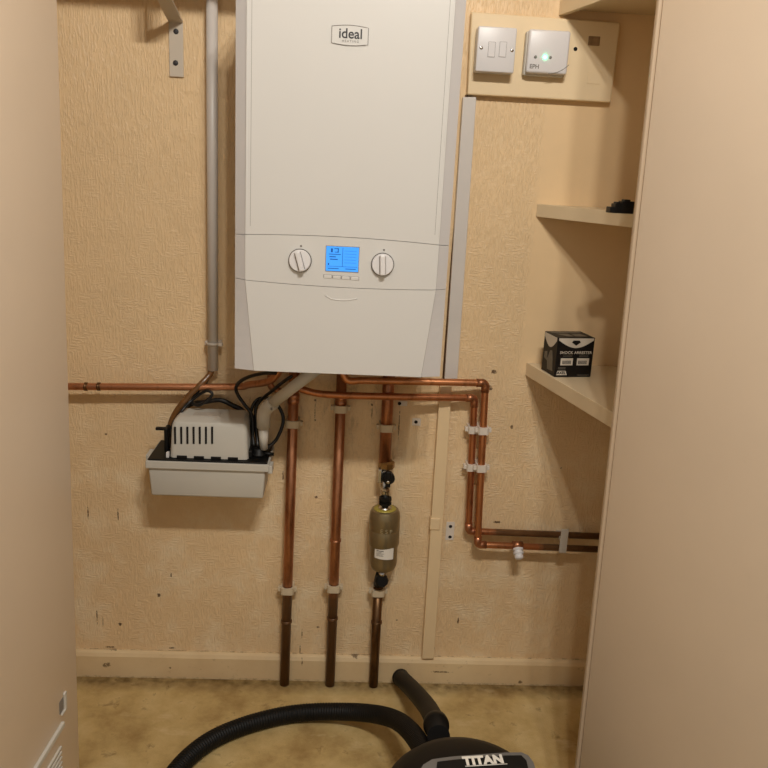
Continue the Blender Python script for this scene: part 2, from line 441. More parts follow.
# doors, swung open towards the viewer
def door(name, edge, side, ang, wid, th=0.034):
    d = Vector((side*math.sin(ang), -math.cos(ang), 0)); n = Vector((side*math.cos(ang), math.sin(ang), 0))
    off = 0.004 if side > 0 else 0.0
    y0 = YF-0.014 if side > 0 else YF
    def ring(z):
        o = Vector((edge(z)+side*off, y0, z))
        return [o, o+d*wid, o+d*wid+n*th, o+n*th]
    b = B(); add_hexa(b, ring(0.012), ring(1.98), 0.004, 3)
    o = obj(name, b, M_DOOR, keep=True, autosmooth=True); o['kind'] = 'structure'
    return o, d, n, y0
door_r, dR, nR, yR = door('door_2', eR, 1, math.radians(20), 0.62)
door_l, dL, nL, yL = door('door_1', eL, -1, math.radians(3.2), 0.60)
# ray hit on the leaning left door plane
def on_door(px, py, edge, side, d, y0, off=0.0):
    r = ray(px, py)
    # plane through three points
    A = Vector((edge(0.2), y0, 0.2)); Bq = Vector((edge(1.5), y0, 1.5)); Cq = A+d*0.4
    nn = (Bq-A).cross(Cq-A).normalized()
    if nn.x*side > 0: nn = -nn
    t = (A-CAM).dot(nn)/r.dot(nn)
    return CAM + r*t + nn*off, nn
# vent grille let into the left door: a frame and thin upright louvres edge
P0, nn = on_door(61.5, 721, eL, -1, dL, yL)
up = (Vector((eL(1.5)-eL(0.2), 0, 1.3))).normalized()
b = B()
def bar(bm, P, along, L, upv, W, out, T):
    q = [P, P+along*L, P+along*L+upv*W, P+upv*W]
    add_hexa(bm, q, [v+out*T for v in q], 0.0008, 1)
vw, vh = 0.22, 0.12
bar(b, P0-up*0.010, dL, vw, up, 0.010, nn, 0.006)
vent = obj('vent_grille', b, M_WHITE2, door_l)
for k in range(5):
    b = B(); bar(b, P0-up*(0.046+0.0105*k)+dL*0.010, dL, vw-0.016, up, 0.0045, nn, 0.004)
    obj('louvre', b, M_WHITE2, door_l)
Pk, nn = on_door(64.5, 709.5, eL, -1, dL, yL)
b = B()
bar(b, Pk-dL*0.003, dL, 0.007, up, 0.036, nn, 0.004); bar(b, Pk-dL*0.003, dL, 0.020, up, 0.004, nn, 0.004)
bar(b, Pk-dL*0.003+up*0.031, dL, 0.008, up, 0.004, nn, 0.004)
ck = obj('catch_plate', b, M_WHITE2, door_l); ck['label'] = 'small pale metal catch'
b = B(); bar(b, Pk+dL*0.005+up*0.005, dL, 0.016, up, 0.024, nn, 0.0008); obj('catch_recess', b, M_INKG, door_l)

# ------------------------------------------------------------------ boiler
YFR = -0.285
zb = at(340, 374, YFR).z
ztop = zb + 0.70
xl0 = at(235.0, 300, YFR+.012).x; xr0 = at(445.5, 300, YFR+.006).x
print('boiler width', xr0-xl0, 'zb', zb, 'ztop px', at(340, 0, YFR).z)
xc = (xl0+xr0)/2; hw = (xr0-xl0)/2
boiler = thing('boiler', 'large white wall-hung boiler with blue display and two dials', 'boiler', (xc, -0.14, zb))
b = B(); add_box(b, xc-hw+0.003, xc+hw-0.003, YFR+0.035, -0.004, zb+0.004, ztop, 0.003); obj('casing', b, M_BOILSIDE, boiler)
# two shallow curved seams
def seam(p1, pm, p2, Y):
    a, m, c = at(*p1, Y), at(*pm, Y), at(*p2, Y)
    def f(x):
        L = ((x-m.x)*(x-c.x))/((a.x-m.x)*(a.x-c.x)); Mm = ((x-a.x)*(x-c.x))/((m.x-a.x)*(m.x-c.x)); R = ((x-a.x)*(x-m.x))/((c.x-a.x)*(c.x-m.x))
        return a.z*L + m.z*Mm + c.z*R
    return f
s1 = seam((236, 234.5), (332, 236.5), (447, 246), YFR)
s2 = seam((236, 279), (332, 287), (446, 290), YFR)
def front_panel(name, zlo, zhi, a_lo, a_hi, mat, yf=YFR, lip=0.0):
    """chamfered front: outer returns, chamfers and a flat face"""
    b = B(); N = 18; rows = 2
    cols = []
    def col(xlo, xhi, y):
        cols.append((xlo, xhi, y))
    yc = yf+0.012
    col(xc-hw, xc-hw, yf+0.040); col(xc-hw, xc-hw, yc)
    col(xc-a_lo-0.0015, xc-a_hi-0.0015, yf+0.0015)
    for k in range(N+1):
        u = -1+2*k/N; col(xc+u*a_lo, xc+u*a_hi, yf)
    col(xc+a_lo+0.0015, xc+a_hi+0.0015, yf+0.0015)
    col(xc+hw, xc+hw, yc); col(xc+hw, xc+hw, yf+0.040)
    NR = 8; F = []
    for r_i in range(NR+1):
        t_ = r_i/NR; row = []
        for xlo, xhi, y in cols:
            x_ = xlo+(xhi-xlo)*t_; row.append(b.verts.new((x_, y, zlo(x_)*(1-t_)+zhi(x_)*t_)))
        F.append(row)
    for r_i in range(NR):
        for i in range(len(cols)-1):
            f_ = b.faces.new((F[r_i][i], F[r_i][i+1], F[r_i+1][i+1], F[r_i+1][i]))
    f_lo, f_hi = F[0], F[-1]
    # back copies for thickness
    g_lo = [b.verts.new((v.co.x, max(v.co.y, yf+0.035), v.co.z)) for v in f_lo]
    g_hi = [b.verts.new((v.co.x, max(v.co.y, yf+0.035), v.co.z)) for v in f_hi]
    for i in range(len(cols)-1):
        for q in ((g_lo[i], g_lo[i+1], f_lo[i+1], f_lo[i]), (g_hi[i], g_hi[i+1], f_hi[i+1], f_hi[i]), (g_lo[i], g_lo[i+1], g_hi[i+1], g_hi[i])):
            try: b.faces.new(q)
            except ValueError: pass
    bmesh.ops.remove_doubles(b, verts=b.verts, dist=1e-5)
    o = obj(name, b, mat, boiler); o.data.materials.append(M_CHAM)
    for f in o.data.polygons:
        if 0.25 < abs(f.normal.x) or abs(f.center.x + BASES[o.name].x - xc) > hw - 0.002: f.material_index = 1
    return o
G = 0.00045
a_top = hw-0.020; a_s1 = hw-0.020; a_s2 = hw-0.0205; a_bot = hw-0.038
front_panel('front_cover', lambda x: s1(x)+G, lambda x: ztop-0.002, a_s1, a_top, M_BOIL)
front_panel('control_fascia', lambda x: s2(x)+G, lambda x: s1(x)-G, a_s2, a_s1, M_BOIL)
front_panel('drop_flap', lambda x: zb, lambda x: s2(x)-G, a_bot, a_s2, M_BOIL)
# raised rim lines down both sides of the cover
for sgn in (-1, 1):
    b = B(); add_box(b, xc+sgn*(a_top-0.0015)-0.0012, xc+sgn*(a_top-0.0015)+0.0012, YFR-0.0012, YFR+0.001, s1(xc)+0.01, ztop-0.004)
    obj('cover_rim', b, M_BOIL, boiler)
for sgn in (-1, 1):
    b = B(); x = xc+sgn*(a_top-0.009); add_box(b, x-0.0003, x+0.0003, YFR-0.0002, YFR+0.001, s1(xc)+0.012, ztop-0.02)
    obj('cover_groove', b, M_INKG, boiler)
# lower lip recess on the flap
p = at(341, 297, YFR)
b = B(); pts = catmull([at(325, 295.2, YFR), at(332, 299, YFR), at(345, 300.3, YFR), at(357, 298.8, YFR)], 6); add_tube(b, pts, 0.0012, 8)
obj('finger_grip', b, M_BOIL, boiler)
# dials
for (px, py, ang) in ((300, 260.5, -16), (382.5, 264.5, -3)):
    c = at(px, py, YFR); r = 0.0208
    b = B(); add_lathe(b, [(r+0.0008, 0.0), (r+0.0008, 0.0012), (r, 0.0012)], c, (0, -1, 0), 40)
    ring = obj('dial_surround', b, M_GAP, boiler)
    b = B(); add_lathe(b, [(r-0.0005, 0), (r-0.0005, 0.006), (r-0.002, 0.0085), (0.001, 0.009)], c, (0, -1, 0), 40)
    dial = obj('dial', b, M_WHITE, boiler, autosmooth=True)
    b = B(); add_box(b, c.x-0.0048, c.x+0.0048, c.y-0.017, c.y-0.008, c.z-0.0185, c.z+0.0185, 0.002, 2, Matrix.Rotation(math.radians(ang), 3, 'Y'))
    obj('dial_grip', b, M_WHITE, dial)
    b = B(); m = Matrix.Rotation(math.radians(ang), 3, 'Y')
    for sx in (-0.0060, 0.0056):
        v = m @ Vector((sx, 0, 0)); add_box(b, c.x+v.x-0.0004, c.x+v.x+0.0004, c.y-0.0094, c.y-0.0085, c.z+v.z-0.016, c.z+v.z+0.016, 0, 2, m)
    obj('dial_marking', b, M_INKG, dial)
for px, py in ((301, 246), (384, 250)):
    c = at(px, py, YFR); b = B()
    add_lathe(b, [(0.0020, 0), (0.0020, 0.0004), (0.0011, 0.0004)], c, (0, -1, 0), 12)
    obj('dial_symbol', b, M_INKG, boiler)
# display
p1, p2 = at(326.5, 246, YFR), at(358, 272, YFR)
b = B(); add_box(b, p1.x-0.001, p2.x+0.001, YFR-0.0008, YFR+0.002, p2.z-0.001, p1.z+0.001); obj('display_bezel', b, M_INKG, boiler)
b = B(); add_box(b, p1.x, p2.x, YFR-0.0014, YFR, p2.z, p1.z); scr = obj('display', b, M_LCD, boiler)
scr['label'] = 'lit blue display'
b = B(); w = p2.x-p1.x; h = p1.z-p2.z
def seg(u0_, u1_, v0_, v1_):
    add_box(b, p1.x+w*u0_, p1.x+w*u1_, YFR-0.0018, YFR-0.0013, p1.z-h*v1_, p1.z-h*v0_)
seg(.50, .515, .03, .80); seg(.04, .97, .80, .815); seg(.08, .45, .30, .33)
seg(.14, .20, .08, .24); seg(.24, .38, .07, .10); seg(.35, .38, .07, .24); seg(.26, .38, .21, .24)
seg(.10, .30, .40, .44); seg(.12, .36, .50, .54); seg(.06, .10, .68, .76)
for k in range(5): seg(.56, .93, .16+.12*k, .17+.12*k)
seg(.06, .40, .88, .91); seg(.60, .93, .88, .91)
obj('display_segments', b, M_LCDI, scr)
for k in range(4):
    c = at(327.8+9.0*k, 276.6+0.7*k, YFR); b = B()
    add_box(b, c.x-0.0072, c.x+0.0072, YFR-0.0010, YFR+0.001, c.z-0.0030, c.z+0.0030, 0.0006); bt = obj('push_button', b, M_BOIL, boiler)
    b = B()
    add_box(b, c.x-0.0076, c.x+0.0076, YFR-0.0004, YFR+0.001, c.z+0.0029, c.z+0.0037); add_box(b, c.x-0.0081, c.x-0.0073, YFR-0.0004, YFR+0.001, c.z-0.0025, c.z+0.0037)
    add_box(b, c.x+0.0073, c.x+0.0081, YFR-0.0004, YFR+0.001, c.z-0.0025, c.z+0.0037)
    obj('button_outline', b, M_INKG, bt)
# badge
c = at(350, 35.5, YFR); w, h = 0.0315, 0.0135
arc = [(c.x-w+2*w*k/12, c.z+h+0.0028*math.sin(PI*k/12)) for k in range(13)]
arc += [(c.x+w-2*w*k/12, c.z-h-0.0028*math.sin(PI*k/12)) for k in range(13)]
b = B(); add_prism(b, arc, YFR-0.0010, YFR+0.0005, 'y'); badge = obj('badge', b, M_BOIL, boiler)
b = B(); add_tube(b, [Vector((x, YFR-0.0010, z)) for x, z in arc+[arc[0]]], 0.0006, 6); obj('badge_outline', b, M_INKG, badge)
text_on('badge_lettering', 'ideal', 0.0225, (c.x+0.001, YFR-0.0012, c.z+0.0022), M_INK, badge, bold=0.0003, spacing=1.0)
text_on('badge_lettering', 'HEATING', 0.0052, (c.x+0.001, YFR-0.0012, c.z-0.0095), M_INKG, badge, spacing=1.45)

# ------------------------------------------------------------------ shelf + bracket top left
z1 = at(176, 21).z; zs = z1+0.165
b = B(); add_box(b, XL+0.001, xc-hw+0.10, -0.335, -0.001, zs, zs+0.02, 0.002)
tag(obj('wall_shelf', b, M_SHELF), 'cream painted shelf above the grey pipe and metal bracket', 'shelf')
bp = at(176, 22, -0.002)
br = thing('shelf_bracket', 'pale painted metal bracket screwed to the wall under a shelf', 'bracket', (bp.x, -0.002, at(174, 77).z))
bw = 0.0145
b = B(); z1 = at(176, 21).z; z0 = at(174, 77).z
add_box(b, bp.x-bw, bp.x+bw, -0.005, -0.001, z0, z1, 0.0012); obj('wall_plate', b, M_BRACKET, br)
b = B(); add_hexa(b, [(bp.x-bw, -0.001, z1), (bp.x+bw, -0.001, z1), (bp.x+bw, -0.006, z1-0.004), (bp.x-bw, -0.006, z1-0.004)],
         [(bp.x-bw, -0.16, z1+.038), (bp.x+bw, -0.16, z1+.038), (bp.x+bw, -0.16, z1+.033), (bp.x-bw, -0.16, z1+.033)], 0.001); obj('arm', b, M_BRACKET, br)
b = B(); add_box(b, bp.x-bw, bp.x+bw, -.161, -.156, z1+.032, zs-.0005, .001); obj('end_tab', b, M_BRACKET, br)
for px, py in ((176, 31.5), (175.5, 63)):
    c = at(px, py, -0.005); b = B(); add_lathe(b, [(0.0055, 0), (0.0050, 0.0010), (0.0022, 0.0016)], c, (0, -1, 0), 16); obj('screw', b, M_INK, br)
# ------------------------------------------------------------------ grey waste pipe (left)
gx0 = at(212, 8, -0.025); gx1 = at(213, 370, -0.025)
pt = Vector((gx0.x, -0.025, zs-0.003)); 
rp = 0.0122
cp = thing('overflow_pipe', 'upright pale grey plastic pipe on the wall beside the shelf bracket', 'pipe', (gx1.x, -0.025, gx1.z))
b = B(); add_tube(b, [pt, Vector((gx1.x, -0.025, gx1.z))], rp*0.97, 24); obj('tube', b, M_TRUNK, cp)
cc = at(213, 345, -0.025); b = B()
add_lathe(b, [(rp, 0), (rp+0.0035, 0.001), (rp+0.0035, 0.006), (rp+.001, .007)], (gx1.x, -0.025, cc.z), (0, 0, 1), 24)
obj('pipe_collar', b, M_GREYPL, cp)
b = B(); add_box(b, gx1.x-0.018, gx1.x+0.018, -0.026, -0.001, cc.z-0.002, cc.z+0.008, 0.002)
add_box(b, gx1.x+0.012, gx1.x+0.022, -0.034, -0.020, cc.z-0.001, cc.z+0.007, 0.002)
obj('pipe_clip', b, M_CLIPW, cp)

# ------------------------------------------------------------------ copper pipes
R22, R15 = 0.0118, 0.0080
YP = -0.030; YQ = -0.054; YO = -0.072; YQ2 = -0.026; YO2 = -0.043
ZUP = zb+0.01
def pipe(name, label, pts, r, mat, rad=0.03, group='copper pipes'):
    b = B(); add_tube(b, fillet(pts, rad), r, 20)
    return tag(obj(name, b, mat), label, 'pipe', group)
def coupler(parent, a, d, L, r, mat, name='pipe_joint'):
    b = B(); d = Vector(d).normalized()
    add_lathe(b, [(r*0.96, 0), (r*1.16, 0.001), (r*1.16, L*0.45), (r*1.05, L*0.5), (r*1.16, L*0.55), (r*1.16, L-0.001), (r*0.96, L)], Vector(a)-d*L/2, d, 20)
    return obj(name, b, mat, parent)
def lerp(a, c, t): return a+(c-a)*t
# three uprights
a1, e1 = at(294, 385, YP), at(284.5, 682, YP); a2, e2 = at(341.5, 385, YP), at(330, 682, YP)
a3, e3 = at(388.5, 385, YP), at(373.5, 682, YP)
for q in (e1, e2, e3): q.z = 0.001
def up_to(a, e): return a + (a-e)*((ZUP-a.z)/(a.z-e.z))
t1, t2, t3 = up_to(a1, e1), up_to(a2, e2), up_to(a3, e3)
P1 = pipe('copper_pipe', 'thick upright copper pipe beside the pump, dark at its foot', [t1, e1], R22, COP_LOW)
P2 = pipe('copper_pipe', 'middle of the three upright copper pipes, below the blue display', [t2, e2], R22, COP_LOW)
zf1 = at(386, 462, YP).z; zf0 = at(378, 588, YP).z
def onl(a, e, z): return a + (e-a)*((z-a.z)/(e.z-a.z))
P3 = pipe('copper_pipe', 'short upright copper pipe running down into the bronze filter', [t3, onl(a3, e3, zf1)], R22*1.15, COP_MID)
P3b = pipe('copper_pipe', 'dark brown upright pipe running from the bronze filter down to the floor', [onl(a3, e3, zf0), e3], R22*0.97, COP_DARK)
for P, a, e, ys in ((P1, a1, e1, (398, 621)), (P2, a2, e2, (400, 540, 618)), (P3b, a3, e3, (622,))):
    for y in ys:
        px = 288 if P is P1 else (336 if P is P2 else 378)
        z = at(px, y, YP).z
        coupler(P, onl(a, e, z), e-a, 0.007 if y > 500 else 0.024, R22, COP_DARK if P is P3b else (COP_MID if y < 500 else COP_LOW))
# run to the left, past the pump
q = [at(58, 386.5, -0.045), at(222, 387, -0.045), at(250, 384.5, -0.06), at(274, 378, -0.10), at(288, 371, -0.12)]
q[-1].z = zb+0.012
b = B(); add_tube(b, catmull(q, 10), R15, 20)
PL = tag(obj('copper_pipe', b, COP_CLEAN), 'horizontal copper pipe running left above the pump to the cupboard side', 'pipe', 'copper pipes')
for px in (86, 99):
    coupler(PL, at(px, 386.6, -0.045), (1, 0, 0), 0.008, R15*1.03, COP_DARK)
# upper run to the right
T = 0.5
U = [Vector((at(335, 374, YO).x, YO, ZUP)), at(345, 378, YO), at(363, 380.5, YO), at(485.5, 383, YO2), at(477.5, 544.5, YO2), at(604, 549.5, YO2)]
b = B(); path = catmull(U[:3], 6)[:-1] + fillet([U[2]]+U[3:], 0.014)
add_tube(b, path, R15, 20)
PU = tag(obj('copper_pipe', b, COP_RIGHT), 'outer of two right-hand copper pipes: upper run, outer drop, lowest run', 'pipe', 'copper pipes')
LW = [at(297, 388, YQ), at(318, 393.5, YQ), at(345, 395.5, YQ), at(474.5, 398, YQ2), at(468.5, 531, YQ2), at(604, 536.5, YQ2)]
b = B(); path = catmull(LW[:3], 6)[:-1] + fillet([LW[2], at(412, 397, YQ)]+LW[3:], 0.014)
add_tube(b, path, R15, 20)
PW = tag(obj('copper_pipe', b, COP_RIGHT2), 'inner of two right-hand copper pipes: passes under the upper run, drops inside it', 'pipe', 'copper pipes')
def elbow(parent, c, d1, d2, mat):
    b = B(); L = 0.021
    p = fillet([c+d1*L, c, c+d2*L], 0.014, 8)
    rr = [R15*1.17]*len(p); add_tube(b, p, 0, 20, rr)
    obj('elbow', b, mat, parent)
def dirv(a, c): return (c-a).normalized()
for P, V, m in ((PU, U, COP_MID), (PW, LW, COP_MID)):
    elbow(P, V[3], dirv(V[3], at(412, 397, YQ) if P is PW else V[2]), dirv(V[3], V[4]), m)
    elbow(P, V[4], dirv(V[4], V[3]), dirv(V[4], V[5]), m)
# short links from the boiler taps
PS = pipe('copper_pipe', 'short bent copper pipe behind the white waste pipe, close under the boiler',
     [Vector((at(271, 376, YP).x, YP, ZUP)), at(270, 388, YP), at(290, 394, YP)], R15*0.9, COP_MID, 0.012)
# drain valve
dv = at(517.5, 545, YO2)
dt = thing('drain_valve', 'white ribbed plastic valve cap sticking down from the lowest copper pipe', 'valve', dv)
ax = Vector((0.05, -0.55, -0.62)).normalized()
b = B(); add_lathe(b, [(0.006, 0), (0.006, 0.020)], dv+ax*0.004, ax, 16); obj('stem', b, M_BRASS, dt)
b = B(); add_lathe(b, [(0.007, 0), (0.0125, 0.001), (0.0125, 0.006), (0.0095, 0.007), (0.0095, 0.009), (0.0125, 0.010), (0.0125, 0.015), (0.0095, 0.016), (0.0095, 0.018), (0.0105, 0.019), (0.0105, 0.025), (0.006, 0.028)], dv+ax*0.007, ax, 24)
obj('cap', b, M_WHITE, dt)
b = B(); add_tube(b, [dv+Vector((-.012, 0, 0)), dv+Vector((.012, 0, 0))], R15*1.2, 20); obj('collar', b, COP_MID, dt)

# clips
def clip(px, py, Yc, r, label, axis, mat, ears=True, group='pipe clips'):
    c = at(px, py, Yc); d = Vector(axis).normalized(); side = d.cross(Vector((0, 1, 0))).normalized()
    t = thing('pipe_clip', label, 'clip', (c.x, 0, c.z), group)
    b = B(); H = 0.0085
    pts = []
    ro, ri = r+0.004, r+0.0006
    N = 18
    sq = lambda a: min(1.22, 1/max(abs(math.cos(a)), abs(math.sin(a))))
    prof = [(ro*sq(a)*math.cos(a), ro*sq(a)*math.sin(a)) for a in [math.radians(-130+260*k/N) for k in range(N+1)]]
    prof += [(ri*math.cos(a), ri*math.sin(a)) for a in [math.radians(130-260*k/N) for k in range(N+1)]]
    lo = []; hi = []
    for (u, v) in prof:      # u towards the room, v sideways
        p = c + Vector((0, -1, 0))*u + side*v
        lo.append(b.verts.new(p-d*H)); hi.append(b.verts.new(p+d*H))
    n = len(prof)
    for i in range(N): b.faces.new((lo[i], lo[i+1], lo[n-2-i], lo[n-1-i])); b.faces.new((hi[i], hi[i+1], hi[n-2-i], hi[n-1-i]))
    for i in range(n): b.faces.new((lo[i], lo[(i+1) % n], hi[(i+1) % n], hi[i]))
    obj('band', b, mat, t)
    b = B()
    q = [c+side*s_*(r+0.004)+d*e_*H*0.9 for s_, e_ in ((-1, -1), (1, -1), (1, 1), (-1, 1))]
    lo = [Vector((v.x, -0.0005, v.z)) for v in q]; hi = [Vector((v.x, Yc+r*0.85, v.z)) for v in q]
    add_hexa(b, lo, hi, 0.001, 1); obj('base', b, mat, t)
    if ears:
        for s_ in (-1, 1):
            b = B(); cc_ = c+side*s_*(r+0.0065); add_box(b, cc_.x-0.0045, cc_.x+0.0045, Yc-0.004, Yc+0.010, cc_.z-0.005, cc_.z+0.005, 0.001)
            obj('lug', b, mat, t)
    return t
d1 = e1-a1; d2 = e2-a2; d3 = e3-a3
def px_on(a, e, py, Yc, guess):
    # picture x of a leaning pipe at row py
    lo, hi = guess-20, guess+20
    for _ in range(30):
        m = (lo+hi)/2; p = at(m, py, Yc)
        if p.x > onl(a, e, p.z).x: hi = m
        else: lo = m
    return m
for a, e, d, py, g, lab in ((a1, e1, d1, 423, 292, 'pipe clip high on the leftmost upright pipe'), (a1, e1, d1, 589, 288, 'pipe clip low on the leftmost upright pipe'),
        (a2, e2, d2, 408, 340, 'pipe clip high on the middle upright pipe, just under the copper runs'), (a2, e2, d2, 587, 333, 'pipe clip low on the middle upright pipe'),
        (a3, e3, d3, 427, 388, 'pipe clip above the bronze filter'), (a3, e3, d3, 591, 379, 'pipe clip just below the bronze filter')):
    clip(px_on(a, e, py, YP, g), py, YP, R22, lab, d, M_CLIP)
dU = U[4]-U[3]; dW = LW[4]-LW[3]
clip(px_on(U[3], U[4], 430, YO2, 484), 430, YO2, R15, 'white clip on the outer upright copper pipe, upper pair', dU, M_CLIPW)
clip(px_on(LW[3], LW[4], 429, YQ2, 473), 429, YQ2, R15, 'white clip on the inner upright copper pipe, upper pair', dW, M_CLIPW)
clip(px_on(U[3], U[4], 467.5, YO2, 482), 467.5, YO2, R15, 'white clip on the outer upright copper pipe, lower pair', dU, M_CLIPW)
clip(px_on(LW[3], LW[4], 466.5, YQ2, 471), 466.5, YQ2, R15, 'white clip on the inner upright copper pipe, lower pair', dW, M_CLIPW)
def on_h(V, px, YQ=YQ):
    a, e = V[4], V[5]; lo, hi = 500.0, 580.0
    for _ in range(30):
        m = (lo+hi)/2; p = at(px, m, YQ); t_ = (p.x-a.x)/(e.x-a.x); z = a.z+(e.z-a.z)*t_
        if p.z > z: lo = m
        else: hi = m
    return m
m1, m2 = at(565, 529, YO2-R15), at(565, 552.5, YO2-R15)
t = thing('pipe_clip', 'tall grey clip holding both horizontal copper pipes near the right door', 'clip', (m1.x, 0, m2.z), 'pipe clips')
b = B(); add_box(b, m1.x-.009, m1.x+.009, YO2-R15-.003, YO2-R15, m2.z, m1.z, .001); obj('band', b, M_GREYPL, t)
b = B(); add_box(b, m1.x-.007, m1.x+.007, YO2-R15-.001, -.0005, (m1.z+m2.z)/2-.004, (m1.z+m2.z)/2+.004, .0005); obj('base', b, M_GREYPL, t)

# ------------------------------------------------------------------ bronze filter with valves
ztc, zbc = at(385, 507, -0.045).z, at(384, 568, -0.045).z
fx = at(384.8, 535, -0.045).x; yc_ = -0.048; R = 0.0362
flt = thing('magnetic_filter', 'bronze coloured cylindrical filter with white label on the third upright pipe', 'filter', (fx, yc_, zbc))
H = ztc-zbc
tl = Vector((-0.02, 0, 1)).normalized()
b = B(); add_lathe(b, [(0.014, -0.002), (0.022, 0.0), (0.028, 0.004), (0.0315, 0.012), (0.0328, 0.022), (0.0328, H*0.36), (0.0340, H*0.41), (R, H*0.44), (R, H*0.66), (R-0.0008, H*0.67), (R-0.0008, H*0.68), (R, H*0.69), (R, H*0.86), (R-0.0015, H*0.93), (R-0.005, H*0.975), (R-0.009, H*0.985)], (fx, yc_, zbc), tl, 48)
obj('body', b, M_CAN, flt, autosmooth=True)
top = Vector((fx, yc_, zbc))+tl*H*0.98
b = B(); add_lathe(b, [(0.026, 0), (0.026, 0.002), (0.019, 0.003), (0.016, 0.003)], top, tl, 32); o = obj('top_ring', b, M_CANTOP, flt); o['label'] = 'yellowish ring'
b = B(); add_lathe(b, [(0.016, 0), (0.016, 0.004), (0.010, 0.006), (0.008, 0.012)], top, tl, 12); obj('top_nut', b, M_STEEL, flt)
b = B(); add_lathe(b, [(0.010, 0.010), (0.015, 0.012), (0.015, 0.018), (0.011, 0.019), (0.011, 0.021), (0.015, 0.022), (0.015, 0.029), (0.010, 0.031)], top, tl, 10, False); obj('bleed_knob', b, M_BLACK, flt)
# white label bent round the body
def wrap_patch(bm, cx, cy, r, a0, a1_, z0_, z1_, zs_=0.0, n=10):
    b_ = bm; lo = []; hi = []
    for k in range(n+1):
        a = a0+(a1_-a0)*k/n; x = cx+r*math.sin(a); y = cy-r*math.cos(a)
        lo.append(b_.verts.new((x, y, z0_+zs_*k/n))); hi.append(b_.verts.new((x, y, z1_+zs_*k/n)))
    for k in range(n): b_.faces.new((lo[k], lo[k+1], hi[k+1], hi[k]))
yl = at(384, 554, yc_-R).z
b = B(); wrap_patch(b, fx+0.0005, yc_, 0.0352, -0.74, 0.60, yl-0.0145, yl+0.0145, -0.002); lb = obj('label', b, M_PAPER, flt)
b = B()
for k, (u0_, u1_, v) in enumerate(((-.5, .0, .0062), (-.5, -.1, .0032), (-.5, .05, .0002), (-.5, -.05, -.0028), (-.5, .0, -.0058))):
    wrap_patch(b, fx+0.0005, yc_, 0.0355, u0_-.1, u1_-.1, yl+v-0.0006-0.001, yl+v+(0.0010 if k == 0 else 0.0002)-0.001)
obj('label_print', b, M_INK, lb)
yt = at(386, 532, yc_-R).z
for k, ch in enumerate('ESP'):
    a = -0.28+0.30*k; x = fx+math.sin(a)*(R+0.0002); y = yc_-math.cos(a)*(R+0.0002)
    text_on('embossed_lettering', ch, 0.014, (x, y, yt-0.0005*k), M_CANTXT, flt, xdir=(math.cos(a), math.sin(a), 0), extrude=0.0006)
# valve above
va = at(386.5, 466, YP); vb = Vector((fx, yc_, top.z+0.02))
vt = thing('isolating_valve', 'brass and black valve joining the copper pipe to the top of the filter', 'valve', (va.x, YP, vb.z), 'filter valves')
b = B(); add_lathe(b, [(0.015, 0), (0.019, 0.003), (0.019, 0.016), (0.014, 0.020)], (va.x, YP, va.z-0.006), (0, 0, 1), 8, False); obj('union_nut', b, M_BRASS, vt)
b = B(); add_tube(b, [(va.x-0.001, YP, va.z), (va.x-0.003, YP-0.004, lerp(va.z, vb.z, .5)), (vb.x-.001, yc_, vb.z-0.006)], 0.0115, 16)
obj('valve_body', b, M_STEEL, vt, autosmooth=False)
kc = at(388, 478, -0.055)
b = B(); add_lathe(b, [(0.012, 0), (0.0145, 0.004), (0.0145, 0.018), (0.010, 0.022)], kc+Vector((0, 0.012, 0.0)), (0.1, -1, 0), 12, False)
add_box(b, kc.x-0.006, kc.x+0.006, kc.y-0.012, kc.y-0.002, kc.z-0.020, kc.z+0.020, 0.003)
obj('lever', b, M_BLACK, vt)
sc = at(388, 482, -0.068)
b = B(); add_lathe(b, [(0.0042, 0), (0.0042, 0.003), (0.002, 0.004)], sc, (0, -1, 0), 10); obj('screw', b, M_STEEL, vt)
b = B(); s_ = at(380.5, 475, -0.045); add_box(b, s_.x-.006, s_.x+.003, -.052, -.035, s_.z-.018, s_.z+.016, .002); obj('side_port', b, M_STEEL, vt)
b = B(); s_ = at(386, 489, -0.05); add_lathe(b, [(0.009, -.005), (0.011, -.003), (.011, .003), (.009, .005)], s_, (0, 0, 1), 8, False); obj('lower_nut', b, M_STEEL, vt)
# valve below
vl = at(379.5, 580, -0.05)
v2 = thing('isolating_valve', 'black knobbed valve directly under the bronze filter', 'valve', (vl.x, YP, vl.z-0.02), 'filter valves')
b = B(); add_tube(b, [(fx-0.001, yc_, zbc+0.002), (vl.x, -0.042, vl.z), (onl(a3, e3, zf0).x, YP, vl.z-0.022)], 0.012, 16); obj('valve_body', b, M_BLACK, v2)
b = B(); add_lathe(b, [(0.0135, 0), (0.0165, 0.003), (0.0165, 0.014), (0.013, 0.018)], vl+Vector((0.002, 0.003, 0)), (0.25, -1, 0.25), 10, False); obj('knob', b, M_BLACK, v2)
b = B(); c_ = at(382, 573, -0.056); add_lathe(b, [(0.0085, 0), (0.0085, 0.004), (0.005, 0.006)], c_, (0.1, -1, 0.6), 12); obj('bleed_screw', b, M_STEEL, v2)

